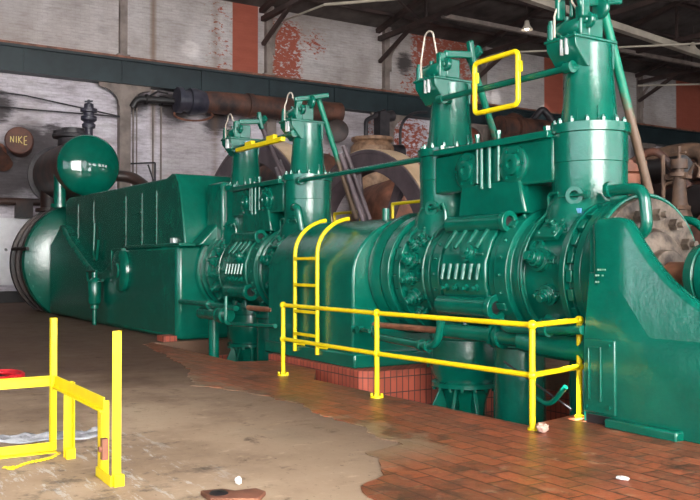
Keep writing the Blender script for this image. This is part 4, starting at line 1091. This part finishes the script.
for k in range(10):
    rr = random.Random(k+40); x = -15.2+rr.random()*4.6; z = 2.0+rr.random()*2.2; y = 15.6+rr.random()*1.6
    b = MB(); b.tube([(x, y, z), (x+.6+rr.random()*.6, y, z+rr.random()*.3), (x+1.0+rr.random()*.6, y+.3, z+(rr.random()-.5)*1.6)], .06+rr.random()*.08, 10, bend=.25)
    part(b, 'bent_pipe', M['rust_dark'], parent=K)
P = thing('far_pipe', 'fat dark rusty pipe under the girder beside the nearest tower', 'pipe', (-36, 36, 9))
b = MB(); b.lathe((-37.5, 33.8, 9.6), (0, 1, 0), [(0, .7), (1.0, .75), (1.0, .95), (1.25, .95), (1.25, .75), (5.5, .75), (5.5, .95), (5.8, .95), (5.8, .7)], 32); part(b, 'main', M['rust_dark'], parent=P)
for y in (35.6, 38.4):
    b = MB(); b.box(-40, -37.2, y-.1, y+.1, 8.7, 8.9); part(b, 'wall_arm', M['iron'], parent=P)
b = MB(); b.tube([(-37.5, 36.4, 10.2), (-37.2, 37.0, 11.0), (-37.0, 37.6, 10.3)], .2, 10, bend=.3); part(b, 'strap', M['iron'], parent=P)
b = MB(); b.lathe((-37, 42, 8.3), (0, 1, 0), [(0, .9), (14, .9)], 32); b.box(-40, -36.8, 44, 44.3, 7.2, 7.5); b.box(-40, -36.8, 52, 52.3, 7.2, 7.5); tag(b.build('far_pipe', M['rust_dark']), 'long dark rusty main low on the far wall, right of the nearest tower', 'pipe')
b = MB(); b.lathe((-36.5, 46, 5.6), (0, 1, 0), [(0, 1.3), (16, 1.3)], 32)
for y in (48, 54, 60): b.box(-37.2, -35.8, y, y+.5, 0, 4.5)
b.box(-36.7, -36.3, 46, 62, 4.2, 4.5); tag(b.build('far_pipe', M['drum']), 'broad dark main beneath the long rusty one at the right edge', 'pipe')
# distant machines that close the view under the girder on the right
for k, (x, y, w, h, m) in enumerate(((-33, 40, 3.5, 6.5, 'drum'), (-30, 47, 4, 6, 'rust_dark'), (-34, 33, 3, 5.5, 'rust_dark'))):
    b = MB(); b.box(x-1.5, x+1.5, y-w/2, y+w/2, 0, h*.6); b.lathe((x, y-w/2, h*.72), (0, 1, 0), [(0, .9), (.2, 1.1), (w-.2, 1.1), (w, .9)], 28); b.cyl((x, y, h*.6), (x, y, h*1.15), .5)
    tag(b.build('far_machine', M[m], bevel=.05), ('dark machine far behind the green tie rod at right', 'rusty machine at the right edge far behind the valves', 'rusty machine far behind the second nearest tower')[k], 'machine')

# high-bay lamps
for (x, y, z, lab) in ((-30.5, 42.0, 14.2, 'lamp hanging from the roof at the top right, nearest the right edge'), (-33, 36.5, 13.9, 'small roof lamp hanging right of the nearest tower'), (-31, 29.8, 13.7, 'small roof lamp hanging left of the nearest tower')):
    Q = thing('hanging_lamp', lab, 'lamp', (x, y, z), 'roof lamps')
    b = MB(); b.lathe((x, y, z-.5), (0, 0, 1), [(0, .28), (.04, .28), (.22, .15), (.45, .1), (.46, .0)], 20, cap=False); part(b, 'shade', M['strut'], parent=Q)
    b = MB(); b.ball((x, y, z-.42), .11, u=12, v=8); part(b, 'bulb', M['bulb'], parent=Q)
    b = MB(); b.cyl((x, y, z-.06), (x, y, z+.9), .02, n=6); part(b, 'cord', M['truss'], parent=Q)

# ------------------------------------------------------------------ sunbeams through broken panes
def beam_light(src, dst, rad_m, e):
    s, d = Vector(src), Vector(dst); l = bpy.data.lights.new('sunbeam', 'SPOT'); l.energy = e; l.shadow_soft_size = .02
    l.spot_size = 2*math.atan(rad_m/(d-s).length); l.spot_blend = .25; l.color = (1, .98, .94)
    o = bpy.data.objects.new('sunbeam', l); COL.objects.link(o); o.location = s
    o.rotation_euler = (d-s).to_track_quat('-Z', 'Y').to_euler()
beam_light((-8.4, 2.6, 14), (-6.58, 7.1, .16), .17, 260000)
beam_light((11, 9, 11), (-40, 15.9, 12.3), .2, 60000)
for p in ((34.9, 11.9), (35.8, 11.9), (39.2, 11.0), (40.0, 11.6)): beam_light((11, 30, 13), (-40, p[0], p[1]), .22, 90000)

# ------------------------------------------------------------------ world, camera
w = bpy.data.worlds.new('sky'); SC.world = w; w.use_nodes = True
w.node_tree.nodes['Background'].inputs[0].default_value = (.75, .85, 1, 1); w.node_tree.nodes['Background'].inputs[1].default_value = .6
cam = bpy.data.cameras.new('camera'); co = bpy.data.objects.new('camera', cam); COL.objects.link(co)
cam.sensor_width = 36; cam.lens = 36*860/700; cam.clip_end = 300; cam.clip_start = .05
co.location = (0, 0, 1.69)
A_ = math.radians(32.2); pt = math.atan(14/860)
fw = Vector((-math.cos(A_)*math.cos(pt), math.sin(A_)*math.cos(pt), math.sin(pt)))
co.rotation_euler = fw.to_track_quat('-Z', 'Y').to_euler()
SC.camera = co
SC.view_settings.view_transform = 'Standard'; SC.view_settings.look = 'None'; SC.view_settings.gamma = 1; SC.view_settings.use_curve_mapping = False
SC.view_settings.exposure = -0.9
SC.cycles.use_denoising = True
SC.cycles.max_bounces = 8; SC.cycles.diffuse_bounces = 5; SC.cycles.glossy_bounces = 4
SC.cycles.sample_clamp_indirect = 6
